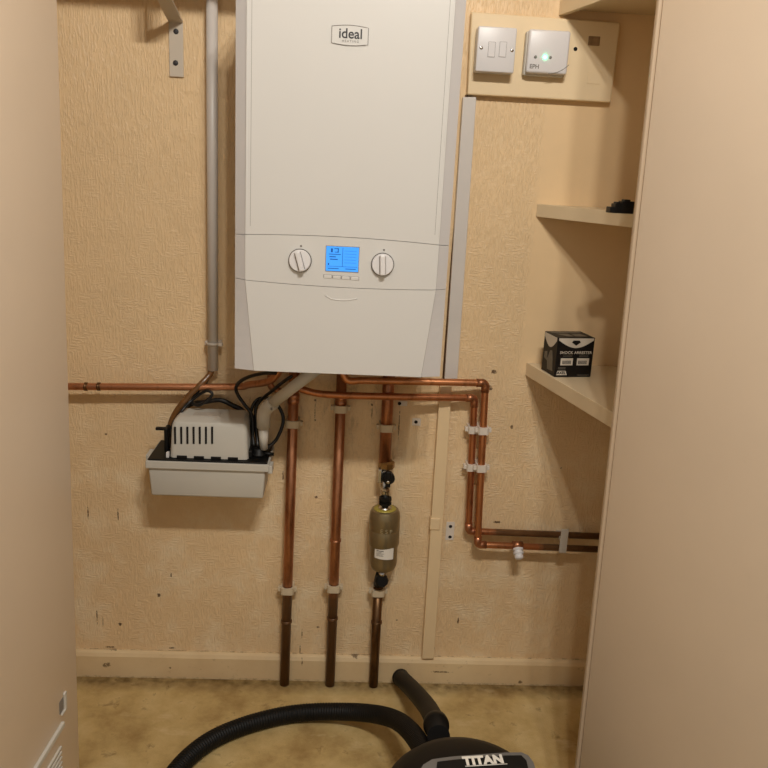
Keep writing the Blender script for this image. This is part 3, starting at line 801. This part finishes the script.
# ------------------------------------------------------------------ condensate pump
YB_, YT_ = -0.135, -0.006
pr0, pr1 = at(145.5, 461.5, YB_), at(269, 463.8, YB_)
pb0, pb1 = at(149.5, 495.5, YB_), at(263.5, 498.3, YB_)
zr = (pr0.z+pr1.z)/2; zbt = (pb0.z+pb1.z)/2; zl = at(207, 470, YB_).z
pump = thing('condensate_pump', 'grey box-shaped condensate pump with black lid on the wall below the boiler', 'pump', ((pr0.x+pr1.x)/2, -0.07, zbt))
b = B()
xa, xb_ = pb0.x-.002, pb1.x+.002; zbt -= .004
ya, yb = YB_+0.004, YT_-0.004
add_hexa(b, [(xa+.004, ya+.004, zbt), (xb_-.004, ya+.004, zbt), (xb_-.004, yb, zbt), (xa+.004, yb, zbt)], [(xa-.001, ya, zr-.012), (xb_+.001, ya, zr-.012), (xb_+.001, yb, zr-.012), (xa-.001, yb, zr-.012)], 0.004, 3)
obj('reservoir', b, M_PUMP, pump, autosmooth=True)
b = B(); add_box(b, pr0.x, pr1.x, YB_-.002, YT_, zl, zr, 0.0015)
add_box(b, pr0.x-.008, pr0.x+.003, -.10, -.06, zl+.004, zr, .001); add_box(b, pr1.x-.003, pr1.x+.007, -.13, -.10, zl-.006, zl+.012, .001)
obj('reservoir_rim', b, M_PUMP, pump)
b = B(); add_box(b, pr0.x+.004, pr1.x-.004, YB_+.002, YT_-.002, zr-.001, zr+.0035, 0.001)
o = obj('lid', b, M_BLACK, pump); o['label'] = 'black flat lid'
# motor cover
yc0, yc1 = YB_+0.012, -0.030
f0, f1 = at(169.5, 458.5, yc0), at(248, 462, yc0); g0, g1 = at(171, 423, yc0), at(246.5, 424.5, yc0)
k0, k1 = at(190, 408.5, yc1-.010), at(240, 410.5, yc1-.010)
zc0 = zr+.0045; zc1 = (g0.z+g1.z)/2; zc2 = max((k0.z+k1.z)/2, zc1+.006)
b = B()
rings = [((f0.x, f1.x, yc0, yc1), zc0), ((g0.x, g1.x, yc0+.002, yc1), zc1-.008), ((g0.x+.003, g1.x-.003, yc0+.006, yc1-.002), zc1), ((g0.x+.010, g1.x-.010, yc0+.022, yc1-.006), zc2)]
def rrect(x0, x1, y0, y1, rr, n=5):
    out = []
    for (cx, cy, s0) in ((x1-rr, y1-rr, 0), (x0+rr, y1-rr, 90), (x0+rr, y0+rr, 180), (x1-rr, y0+rr, 270)):
        for k in range(n+1):
            a = math.radians(s0+90*k/n); out.append((cx+rr*math.cos(a), cy+rr*math.sin(a)))
    return out
prev = None; first = None
for (x0, x1, y0, y1), z in rings:
    vs = [b.verts.new((x, y, z)) for x, y in rrect(x0, x1, y0, y1, 0.010)]
    if prev:
        for i in range(len(vs)): b.faces.new((prev[i], prev[(i+1) % len(vs)], vs[(i+1) % len(vs)], vs[i]))
    else: b.faces.new(list(reversed(vs)))
    prev = vs
b.faces.new(prev)
cover = obj('motor_cover', b, M_PUMP, pump, autosmooth=True)
for k in range(7):
    px = 174.8+6.2*k; c0 = at(px, 427, yc0-.0005); c1 = at(px+.2, 444, yc0-.0005)
    b = B(); add_box(b, c0.x-.0022, c0.x+.0022, yc0-.0010, yc0+.004, c1.z, c0.z, .0008); obj('vent_slot', b, M_HOLE, cover)
b = B(); c = at(208, 411, yc0+.05); add_box(b, c.x-.030, c.x+.028, yc0+.030, yc0+.060, zc2-.004, zc2+.0008, .0004); o = obj('rating_plate', b, M_GREYPL, cover)
b = B()
for k in range(4):
    px = 182+17*k; c = at(px, 461, yc0); add_box(b, c.x-.011, c.x+.011, yc0-.002, yc0+.004, zr+.003, zr+.010, .001)
obj('base_notch', b, M_BLACK, cover)
b = B(); c = at(168, 455, yc0); add_box(b, c.x-.004, c.x+.002, yc0-.002, yc0+.008, zr+.004, zr+.016, .001); obj('fixing_tab', b, M_WHITE, cover)
b = B(); c = at(165, 431, -.09); add_box(b, c.x-.003, c.x+.006, -.09, -.06, zr+.004, c.z+.006, .003)
add_box(b, c.x-.022, c.x+.004, -.085, -.075, c.z-.001, c.z+.005, .001)
obj('float_switch', b, M_BLACK, pump)
b = B(); c = at(258, 452, -.10)
add_lathe(b, [(0.018, 0), (0.018, 0.006), (0.013, 0.008), (0.013, 0.016), (0.010, 0.018)], (c.x, -.085, zr+.003), (0, 0, 1), 20)
add_box(b, c.x-.030, c.x-.012, -.11, -.06, zr+.003, zr+.022, .003); add_tube(b, [(c.x+.01, -.09, zr+.010), (c.x+.034, -.09, zr+.008)], .004, 10)
obj('inlet_port', b, M_BLACK, pump)
# discharge tube, amber brown, from the pump up into the grey pipe
q = [Vector((gx1.x-.001, -.027, gx1.z+.015)), at(210, 374, -.03), at(200, 385, -.045), at(184, 401, -.055), at(172, 420, -.055), at(168.5, 440, -.06), at(170, 456, -.065)]
b = B(); add_tube(b, catmull(q, 8), 0.0068, 12)
tag(obj('discharge_tube', b, M_TUBE), 'brown tinted tube curving from the grey pipe down to the pump', 'tube')
# second pair of thin black cables beside it
def cable(pts, r, label, name='power_cable', group='black cables around the pump'):
    b = B(); add_tube(b, catmull(pts, 8), r, 10); return tag(obj(name, b, M_CABLE), label, 'cable', group)
cable([Vector((gx1.x+.003, -.027, gx1.z+.012)), at(207, 381, -.035), at(196, 394, -.04), at(192, 402, -.05), at(200, 405, -.06), at(212, 395, -.06), at(206, 391, -.055), at(192, 400, -.05), at(181, 412, -.07), at(173, 424, -.06), at(168, 440, -.07)], .0034,
      'thin black cable knotted where it leaves the grey pipe, left of the pump top')
cable([at(178, 412, -.02), at(192, 404, -.022), at(205, 402, -.022), at(220, 400, -.022), at(232, 405, -.022), at(244, 412, -.022), at(252, 428, -.03)], .0055, 'black cable lying along the back of the pump top')
cable([at(276, 373, -.12), at(262, 373.5, -.10), at(246, 378, -.08), at(237, 385, -.06), at(237, 393, -.05), at(244, 404, -.05), at(251, 413, -.06), at(253, 425, -.07), at(252, 445, -.08)], .0040,
      'black cable looping from under the boiler down to the right of the pump')
cable([at(254, 446, -.085), at(252, 430, -.07), at(251, 412, -.05), at(256, 401, -.04), at(264, 398, -.035), at(274, 401, -.035), at(282, 413, -.04), at(282.5, 425, -.045), at(276, 440, -.06), at(266, 449, -.08), at(260, 452, -.085)], .0040,
      'large round black cable loop behind the white waste pipe')
cable([at(292, 376, -.14), at(283, 382, -.13), at(272, 391, -.08), at(262, 399, -.05), at(256, 408, -.05), at(256, 425, -.06), at(258, 447, -.085)], .0038, 'black cable running behind the diagonal white waste pipe')
# white waste pipe with elbow
Yw = -0.085
w0 = at(306, 377, -.16); w0.z += .0; wtop = w0 + (w0-at(264, 409, -.10))*0.25
we = at(263.5, 410, -.095); wd = at(263.5, 427, -.09); wl = at(263.8, 449, -.088)
wp = thing('waste_pipe', 'white plastic waste pipe slanting from the boiler down into the pump', 'pipe', wl)
b = B(); add_tube(b, [wtop, lerp(wtop, we, .97)], 0.0125, 20); obj('slanted_tube', b, M_WHITE2, wp)
b = B(); dd = (w0-we).normalized(); p = fillet([we+dd*.036, we, wd], .018, 8); add_tube(b, p, .0152, 20); obj('elbow', b, M_WHITE2, wp)
b = B(); add_tube(b, [wd+Vector((0, 0, .004)), wl], 0.0100, 20, [0.0118, 0.0085]); obj('reducer', b, M_WHITE2, wp)
b = B(); m = we+dd*.030; add_box(b, m.x-.001, m.x+.003, m.y-.0165, m.y-.013, m.z-.010, m.z-.004); obj('joint_mark', b, M_INKG, wp)

# ------------------------------------------------------------------ trunking, cover strip
st0, st1 = at(470.5, 98, 0), at(451.5, 379, 0)
def strip(name, pxl0, pxr0, y0, pxl1, pxr1, y1, T, mat, label, cat):
    A, Bq, Cq, Dq = at(pxl0, y0, -T), at(pxr0, y0, -T), at(pxr1, y1, -T), at(pxl1, y1, -T)
    lo = [Vector((p.x, -.0005, p.z)) for p in (A, Bq, Cq, Dq)]; hi = [Vector((p.x, -T, p.z)) for p in (A, Bq, Cq, Dq)]
    b = B(); add_hexa(b, lo, hi, .0015, 2); return tag(obj(name, b, mat), label, cat)
strip('cable_trunking', 463.0, 476.5, 97, 444.5, 457.5, 379, .016, M_TRUNK, 'greyish white upright cable trunking between the boiler and the shelves', 'trunking')
strip('cover_strip', 440.5, 452.5, 380, 422, 434, 659, .019, M_STRIP, 'cream painted strip running from below the boiler down to the skirting', 'strip')
b = B(); add_tube(b, [at(466.5, 95, -.004), at(452.5, 255, -.004), at(443.5, 379, -.004)], .0028, 8)  # added dark line: stands in for the shade in the gap beside the trunking
tag(obj('gap_shade_line', b, plain('brown_gap_shade', srgb(92, 62, 42), .5)), 'thin brown line standing in for the shaded gap between boiler and trunking', 'cable')
c = at(435.5, 524, -.02); b = B(); add_box(b, c.x-.013, c.x+.011, -.022, -.001, c.z-.015, c.z+.015, .002)
tag(obj('saddle_clip', b, M_STRIP), 'small painted-over saddle clip on the cream strip', 'clip')
# plug hole plates
def plug(px, py, w, h, holes, label, group='screw holes in the wall'):
    c = at(px, py, -.0012); t = thing('filler_patch', label, 'patch', (c.x, 0, c.z), group)
    b = B(); add_box(b, c.x-w/2, c.x+w/2, -.0015, 0.0, c.z-h/2, c.z+h/2, .0006); obj('patch', b, M_CLIPW, t)
    for hx, hy in holes:
        p = at(hx, hy, -.0016); b = B(); add_lathe(b, [(.0042, 0), (.0035, .0006), (.001, .0007)], p, (0, -1, 0), 14); obj('hole', b, M_HOLE, t)
plug(450, 531, .020, .048, ((450.5, 526.5), (450, 537)), 'pale filler patch with two dark screw holes beside the cream strip')
plug(416.5, 422, .020, .018, ((416, 422),), 'small pale patch with one screw hole right of the third upright pipe')
plug(403, 403.5, .020, .012, ((399.5, 403.5),), 'small pale patch with a screw hole just under the copper runs')

# ------------------------------------------------------------------ socket board and controls
TB = 0.020
bl = [at(467.5, 94.5, -TB), at(611, 102.5, -TB), at(620.5, 22.5, -TB), at(471.5, 11.5, -TB)]
board = thing('mounting_board', 'cream painted backing board on the wall right of the boiler top', 'board', ((bl[0].x+bl[1].x)/2, -.01, bl[0].z))
b = B(); add_hexa(b, [Vector((p.x, -.0005, p.z)) for p in bl], [Vector((p.x, -TB, p.z)) for p in bl], .003, 2); obj('panel', b, M_BOARD, board)
p = at(575.5, 49, -TB); b = B(); add_lathe(b, [(.0042, 0), (.003, .0006), (.001, .0006)], p, (0, -1, 0), 14); obj('screw_hole', b, M_HOLE, board)
p = at(594, 41, -TB); b = B(); add_box(b, p.x-.012, p.x+.012, -TB-.0012, -TB, p.z-.009, p.z+.009, .0008); o = obj('old_mark', b, plain('brown_smudge', srgb(150, 120, 86), .6, 0, .3, 90), board); o['label'] = 'brown smudge'
p = at(594, 78, -TB); b = B(); add_box(b, p.x-.014, p.x+.014, -TB-.0008, -TB, p.z-.012, p.z+.012, .0006); o = obj('filled_patch', b, M_BOARD, board)
def plate(quad, T, Yb, mat, name, parent, bev=.003):
    q = [at(px, py, Yb-T) for px, py in quad]
    xs = (q[0].x+q[3].x)/2, (q[1].x+q[2].x)/2; zs_ = (q[0].z+q[1].z)/2, (q[2].z+q[3].z)/2
    b = B(); add_box(b, xs[0], xs[1], Yb-T, Yb, zs_[0], zs_[1], bev, 3)
    obj(name, b, mat, parent, autosmooth=True); return xs, zs_
c0 = at(494, 50, -TB)
fcu = thing('fused_switch', 'white square fused switch with two small windows, nearest the boiler', 'switch', (c0.x, -TB, c0.z-.04), 'controls on the board')
xs, zz = plate([(475.0, 71.0), (513.8, 73.6), (517.3, 28.0), (478.8, 25.5)], .034, -TB, M_WHITE, 'face_plate', fcu)
b = B(); add_box(b, xs[0]+.0008, xs[1]-.0008, -TB-.027, -TB, zz[0]+.0008, zz[1]-.0008, .002); obj('back_box', b, M_BOARD, fcu)
YF1 = -TB-.034
for px, w, h in ((491.6, .0135, .028), (502.8, .0135, .028)):
    p = at(px, 49.5, YF1); b = B(); m = 0.0005
    add_box(b, p.x-w/2, p.x+w/2, YF1-.0012, YF1+.001, p.z-h/2, p.z+h/2, .0006); k = obj('rocker' if px > 500 else 'fuse_holder', b, M_WHITE, fcu)
    b = B()
    for (ax_, ay) in ((-1, 0), (1, 0), (0, 1), (0, -1)):
        add_box(b, p.x+ax_*w/2-(m if ax_ else w/2), p.x+ax_*w/2+(m if ax_ else w/2), YF1-.0006, YF1+.001, p.z+ay*h/2-(m if ay else h/2), p.z+ay*h/2+(m if ay else h/2))
    obj('outline', b, M_INKG, k)
for px, py in ((481.3, 47.8), (512, 50.5)):
    p = at(px, py, YF1); b = B(); add_lathe(b, [(.0036, 0), (.0030, .0010), (.001, .0012)], p, (0, -1, 0), 14); obj('screw', b, M_STEEL, fcu)
c0 = at(549, 53, -TB)
eph = thing('heating_controller', 'white receiver box with a glowing green light', 'controller', (c0.x, -TB, c0.z-.04), 'controls on the board')
xs, zz = plate([(526.5, 72.5), (567.5, 74.8), (570.8, 31.0), (529.2, 28.5)], .030, -TB, M_WHITE, 'cover', eph, .005)
b = B(); add_box(b, xs[0]-.003, xs[1]-.002, -TB-.018, -TB, zz[0]-.004, zz[1]-.002, .004); obj('back_box', b, M_WHITE2, eph)
YF2 = -TB-.030
for px, py in ((535.5, 57), (550.3, 57.5)):
    p = at(px, py, YF2); b = B(); add_lathe(b, [(.0032, 0), (.0028, .0008), (.001, .0008)], p, (0, -1, 0), 14); obj('push_button', b, M_INKG, eph)
p = at(545, 57.2, YF2); b = B(); add_lathe(b, [(.0030, 0), (.0026, .0014), (.001, .0022)], p, (0, -1, 0), 14); o = obj('indicator_light', b, M_LED, eph); o['label'] = 'green glowing light'
p = at(534.3, 66.6, YF2); text_on('lettering', 'EPH', .0115, (p.x, YF2-.0002, p.z), M_INKG, eph, bold=.0002)
b = B(); q = [at(548, 73.8, YF2), at(556, 72.6, YF2), at(563, 69.5, YF2), at(569, 64.8, YF2)]; add_tube(b, catmull(q, 6), .0007, 6); obj('accent_line', b, M_INKG, eph)

# ------------------------------------------------------------------ shelves on the right
def shelf(p_left, p_far, Zt, th, label, yfar, ang=None):
    """p_left: where the front edge meets the wall; runs forward to the door frame"""
    A = at(*p_left)
    # diagonal front edge in plan: found from the far point lying in the shelf plane
    Q = atz(p_far[0], p_far[1], A.z)
    d = Q-A; d.z = 0
    if ang is not None: d = Vector((math.sin(math.radians(ang)), -math.cos(math.radians(ang)), 0))
    if Zt: A.z += Zt
    E = A+d*((yfar-A.y)/d.y)
    b = B(); pts = [(A.x, -.001), (E.x, E.y), (XR-.001, E.y), (XR-.001, -.001)]
    if E.x > XR-.002:
        t_ = (XR-.001-A.x)/(E.x-A.x); pts = [(A.x, -.001), (XR-.001, A.y+(E.y-A.y)*t_), (XR-.001, -.001)]
    t = thing('corner_shelf', label, 'shelf', (XR-.05, -.1, A.z-th), 'corner shelves')
    # edging strip on the front
    n = Vector((d.y, -d.x, 0)).normalized()
    if n.x < 0: n = -n
    T_ = .012; P = Vector((pts[1][0], pts[1][1], 0)); A0 = Vector((A.x, -.001, 0))
    q0 = A0+n*T_; q1 = P+n*T_; q0.x += .001; q1.x = min(q1.x+.0002, XR-.002)
    add_prism(b, [(q0.x, -.001), (q1.x, P.y), (XR-.001, P.y), (XR-.001, -.001)], A.z-th*.6, A.z-.0004, 'z'); obj('board', b, M_SHELF, t)
    b = B(); add_prism(b, [(A0.x, A0.y), (P.x, P.y), (P.x+n.x*T_, P.y+n.y*T_), (A0.x+n.x*T_, A0.y)], A.z-th, A.z, 'z', .0008)
    obj('edging', b, M_SHELF, t)
    print('shelf', label[:12], A, math.degrees(math.atan2(d.x, -d.y)), 'top', A.z)
    return A, Vector((pts[1][0], pts[1][1], A.z))
SH3 = shelf((526.5, 362.5), (607, 409), None, .030, 'lowest cream corner shelf, holding the black box', -.46)
SH1 = shelf((558.5, 15.5), (602, 0), .028, .028, 'topmost cream corner shelf, above the backing board', -.46)
SH2 = shelf((537, 204), (631, 210.5), None, .027, 'middle cream corner shelf with small black objects on it', -.46, 26)

zs2 = SH2[0].z
dS = (SH3[1]-SH3[0]); dS.z = 0; dS.normalize()
# the middle shelf lies near eye level: give it the same plan as the one below
for o in [o for o in bpy.data.objects if o.name.startswith('corner_shelf')]: pass

# small box on the lowest shelf
zb3 = SH3[0].z + .0004
F0, F1 = atz(554, 377.0, zb3), atz(590.5, 376.8, zb3)
print('box', F0, F1)
bx = (F1-F0); bx.z = 0; bwid = bx.length; bx.normalize(); by = Vector((-bx.y, bx.x, 0))
bh = .0
r_ = ray(556, 337.5); t_ = (F0.y-CAM.y)/r_.y; bh = (CAM+r_*t_).z - zb3
Lb = atz(544, 371, zb3)
dep = .070
lb_ = Vector((-.42, .907, 0))
box = thing('carton', 'small black printed box on the lowest corner shelf', 'box', (F0+F1)/2+by*dep/2)
bdir = by
b = B(); add_hexa(b, [F0, F1, F1+bdir*dep, F0+bdir*dep], [p+Vector((0, 0, bh)) for p in (F0, F1, F1+bdir*dep, F0+bdir*dep)], .0008, 1)
obj('card_box', b, M_CARD, box)
Z = Vector((0, 0, 1)); O = (F0+F1)/2 - by*.0003
def on_box(u, v): return F0 + bx*(bwid*u) + Z*(bh*v) - by*.0004
def on_side(u, v): return F0 + by*(dep*u) + Z*(bh*v) - bx*.0004
def on_top(u, v): return F0 + bx*(bwid*u) + by*(dep*v) + Z*(bh+.0004)
def patch(bm, pts, nrm, T=.0003):
    add_ = [bm.verts.new(p) for p in pts]; f = bm.faces.new(add_)
    ex = [bm.verts.new(p+nrm*T) for p in pts]; bm.faces.new(ex)
    for i in range(len(pts)): bm.faces.new((add_[i], add_[(i+1) % len(pts)], ex[(i+1) % len(pts)], ex[i]))
b = B()
patch(b, [on_box(.03, .985), on_box(.97, .985)] + [on_box(.97-.94*k/14, .93-.19*math.sin(PI*k/14)) for k in range(0, 15)], -by)
patch(b, [on_side(.05, .985), on_side(.95, .985)] + [on_side(.95-.90*k/14, .90-.22*math.sin(PI*k/14)) for k in range(0, 15)], -bx)
for u in (.13, .57):
    patch(b, [on_box(u, .30), on_box(u+.33, .30), on_box(u+.33, .48), on_box(u, .48)], -by)
patch(b, [on_box(.05, .05), on_box(.34, .05), on_box(.29, .16), on_box(.07, .16)], -by)
obj('pale_panels', b, M_CARDW, box)
for u in (.18, .61):
    b = B()
    for k in range(8): patch(b, [on_box(u+.030*k, .33), on_box(u+.030*k+.016, .33), on_box(u+.030*k+.016, .42), on_box(u+.030*k, .42)], -by, .0006)
    obj('barcode', b, M_CARD, box)
b = B(); patch(b, [on_box(.42, .93), on_box(.58, .93), on_box(.62, .88), on_box(.50, .80), on_box(.38, .88)], -by, .0006); obj('emblem', b, M_CARD, box)
b = B(); add_text(b, 'AXEL', .0085, on_box(.18, .105)-by*.0004, bx, Z, bold=.0003, extrude=.0002); obj('maker_lettering', b, M_CARD, box)
b = B(); add_text(b, 'SHOCK ARRESTER', .0082, on_box(.52, .62)-by*.0002, bx, Z, bold=.00012, spacing=1.12, extrude=.0002)
obj('title_lettering', b, M_CARDW, box)
b = B()
for k in range(2):
    for u in (.18, .62): patch(b, [on_box(u, .555-.035*k), on_box(u+.25, .555-.035*k), on_box(u+.25, .567-.035*k), on_box(u, .567-.035*k)], -by)
for k in range(2): patch(b, [on_box(.08, .20+.03*k), on_box(.28, .20+.03*k), on_box(.28, .215+.03*k), on_box(.08, .215+.03*k)], -by)
patch(b, [on_box(.62, .04), on_box(.95, .04), on_box(.95, .055), on_box(.62, .055)], -by)
obj('small_print', b, M_CARDG, box)
b = B()
patch(b, [on_side(.15, .12), on_side(.55, .10), on_side(.62, .35), on_side(.45, .60), on_side(.30, .62), on_side(.22, .40)], -bx)
patch(b, [on_side(.60, .30), on_side(.85, .35), on_side(.85, .50), on_side(.65, .55)], -bx)
obj('side_artwork', b, M_CARDG, box)
b = B()
patch(b, [on_top(.30, .15), on_top(.48, .15), on_top(.46, .55), on_top(.12, .55)], Z)
patch(b, [on_top(.52, .15), on_top(.85, .15), on_top(.80, .55), on_top(.56, .55)], Z)
patch(b, [on_top(.08, .70), on_top(.90, .70), on_top(.90, .85), on_top(.08, .85)], Z)
obj('top_artwork', b, M_CARDG, box)

# ------------------------------------------------------------------ vacuum cleaner
zv = 0.30
C_ = atz(468, 776, zv); vx, vy = C_.x, C_.y
vac = thing('vacuum_cleaner', 'black drum vacuum cleaner with silver-edged TITAN badge at the bottom edge', 'vacuum cleaner', (vx, vy, 0))
b = B(); add_lathe(b, [(.128, .035), (.140, .05), (.146, .10), (.150, .20), (.150, .215)], (vx, vy, 0), (0, 0, 1), 56); obj('drum', b, M_BLACK, vac, autosmooth=True)
b = B(); add_lathe(b, [(.146, .212), (.149, .216), (.149, .232), (.144, .245), (.135, .262), (.119, .280), (.095, .294), (.060, .302), (.020, .305), (.001, .3052)], (vx, vy, 0), (0, 0, 1), 64); obj('motor_head', b, M_BLACK, vac, autosmooth=True)
for k in range(4):
    a = PI/4+k*PI/2; cx_, cy_ = vx+.125*math.cos(a), vy+.125*math.sin(a)
    b = B(); add_lathe(b, [(.010, -.012), (.018, -.010), (.018, .010), (.010, .012)], (cx_, cy_, .0185), (math.sin(a), -math.cos(a), 0), 16)
    add_tube(b, [(cx_, cy_, .02), (cx_, cy_, .05)], .008, 10)
    obj('castor', b, M_BLACK, vac)
# raised badge island on top of the head, tipped a little towards the user
zbg = .306; BX = atz(468, 778, .30)
def on_badge(px, py, lift=0.0):
    r = ray(px, py); n = Vector((0, -.16, 1)).normalized(); P = Vector((BX.x, BX.y, zbg))
    return CAM + r*((P-CAM).dot(n)/r.dot(n)) + n*lift
bn = Vector((0, -.16, 1)).normalized()
rim = [(418, 775), (423, 766), (432, 760.5), (450, 758), (480, 755.5), (505, 753.8), (521, 753.5), (528, 756.5), (533, 763), (537, 775), (538, 800), (520, 812), (440, 816), (420, 802)]
inn = [(436, 772), (437, 763.5), (455, 761.3), (480, 759), (505, 757.2), (521, 757), (526, 762), (529, 774), (530, 798), (516, 806), (444, 810), (436, 800)]
def slab(bm, pts, lo, hi):
    a = [bm.verts.new(on_badge(x, y, lo)) for x, y in pts]; c = [bm.verts.new(on_badge(x, y, hi)) for x, y in pts]
    bm.faces.new(a); bm.faces.new(c)
    for i in range(len(pts)): bm.faces.new((a[i], a[(i+1) % len(pts)], c[(i+1) % len(pts)], c[i]))
b = B(); slab(b, rim, -.022, .003); bd = obj('badge', b, M_SILVER, vac); bd['label'] = 'silver badge surround'
b = B(); slab(b, inn, .0, .0042); bi = obj('badge_panel', b, M_BLACK, bd)
p = on_badge(483, 762.3, .0045); px_ = on_badge(505, 761.0, .0045)-on_badge(461, 763.6, .0045)
text_on('badge_lettering', 'TITAN', .0222, p, M_PAPER, bi, xdir=px_, ydir=bn.cross(px_), bold=.0013, spacing=1.08, extrude=.0004)
b = B(); a_, c_ = on_badge(465, 768.3, .0045), on_badge(507, 765.8, .0045); add_tube(b, [a_, c_], .0008, 6); obj('badge_underline', b, M_PAPER, bi)
# main hose, ribbed, arcing over the floor from the head out of the picture and round to the back
def hose(name, pts, r, ribs, parent=None, amp=.0007):
    path = catmull(pts, 30); L = [0.0]
    for a, c in zip(path, path[1:]): L.append(L[-1]+(c-a).length)
    n = int(L[-1]/ribs*4); fine = []; rads = []; j = 0
    for k in range(n+1):
        t = L[-1]*k/n
        while j < len(L)-2 and L[j+1] < t: j += 1
        u = (t-L[j])/max(1e-9, L[j+1]-L[j]); fine.append(path[j].lerp(path[j+1], min(1, u)))
        rads.append(r + (amp if k % 4 in (0, 1) else -amp))
    b = B(); add_tube(b, fine, r, 20, rads)
    return b
hp = []
for px, py, z in ((424, 748, .205), (410, 731, .150), (388, 717, .085), (352, 712, .040), (300, 713, .022), (256, 722, .020), (217, 737, .020), (189, 757, .020), (169, 782, .020), (160, 812, .020)):
    hp.append(atz(px, py, z))
hp[0] = hp[0] + (Vector((vx, vy, .2))-hp[0])*.25
obj('hose', hose('hose', hp, .0195, .0065), M_BLACKR, vac)
# short smooth nozzle piece leaning from the head back to the floor
n0, n1, n2, n3 = atz(401, 678, .035), atz(414, 691, .075), atz(428, 708, .13), atz(436, 724, .19)
b = B(); add_tube(b, catmull([n0, n1, n2, n3], 8), .0205, 20, None)
nz = obj('nozzle_tube', b, M_BLACKR, vac)
b = B(); add_lathe(b, [(.016, -.001), (.0212, 0), (.0218, .003), (.0212, .006)], n0, n0-n1, 24); obj('nozzle_end', b, M_BLACK, nz)
d_ = (Vector((vx-.03, vy+.06, .27))-n3).normalized()
b = B(); add_lathe(b, [(.020, -.018), (.0250, -.016), (.0262, 0), (.0250, .012), (.021, .014), (.022, .07)], n3+d_*.008, d_, 24); obj('nozzle_socket', b, M_BLACK, nz)

# ------------------------------------------------------------------ small black objects on the middle shelf
g = SH2[0].z
for i, (px, w, h, lab) in enumerate(((610.5, .009, .011, 'leftmost and lowest of the little black blocks on the middle shelf'), (616.5, .014, .017, 'middle one of the little black blocks on the middle shelf'), (625.5, .022, .022, 'tallest of the little black blocks, nearest the right door, middle shelf'))):
    p = at(px, 206, -.30)
    b = B(); add_box(b, p.x-w/2, p.x+w/2, -.315, -.29, g+.0002, g+h, .001)
    if i: add_box(b, p.x-w*.3, p.x+w*.2, -.312, -.293, g+h-.001, g+h+.003, .001)
    tag(obj('cable_clip', b, M_BLACK), lab, 'clip', 'small black blocks on the middle shelf')

# ------------------------------------------------------------------ light
# three bulbs of one ceiling fitting above the viewer
for lx, ly, e in ((0.10, -1.72, 31), (0.23, -1.66, 31), (0.37, -1.72, 27)):
    ld = bpy.data.lights.new('ceiling_bulb_light', 'POINT'); lo_ = bpy.data.objects.new('ceiling_bulb_light', ld); COL.objects.link(lo_)
    lo_.location = (lx, ly, 2.30); ld.energy = e; ld.color = (1.0, 0.95, 0.87); ld.shadow_soft_size = 0.03
w = bpy.data.worlds.new('world'); S.world = w; w.use_nodes = True
bg = w.node_tree.nodes['Background']; bg.inputs[0].default_value = (1.0, 0.94, 0.85, 1); bg.inputs[1].default_value = 0.38
S.view_settings.view_transform = 'Standard'; S.view_settings.look = 'None'; S.view_settings.gamma = 1; S.view_settings.exposure = 0.0
S.view_settings.use_curve_mapping = False
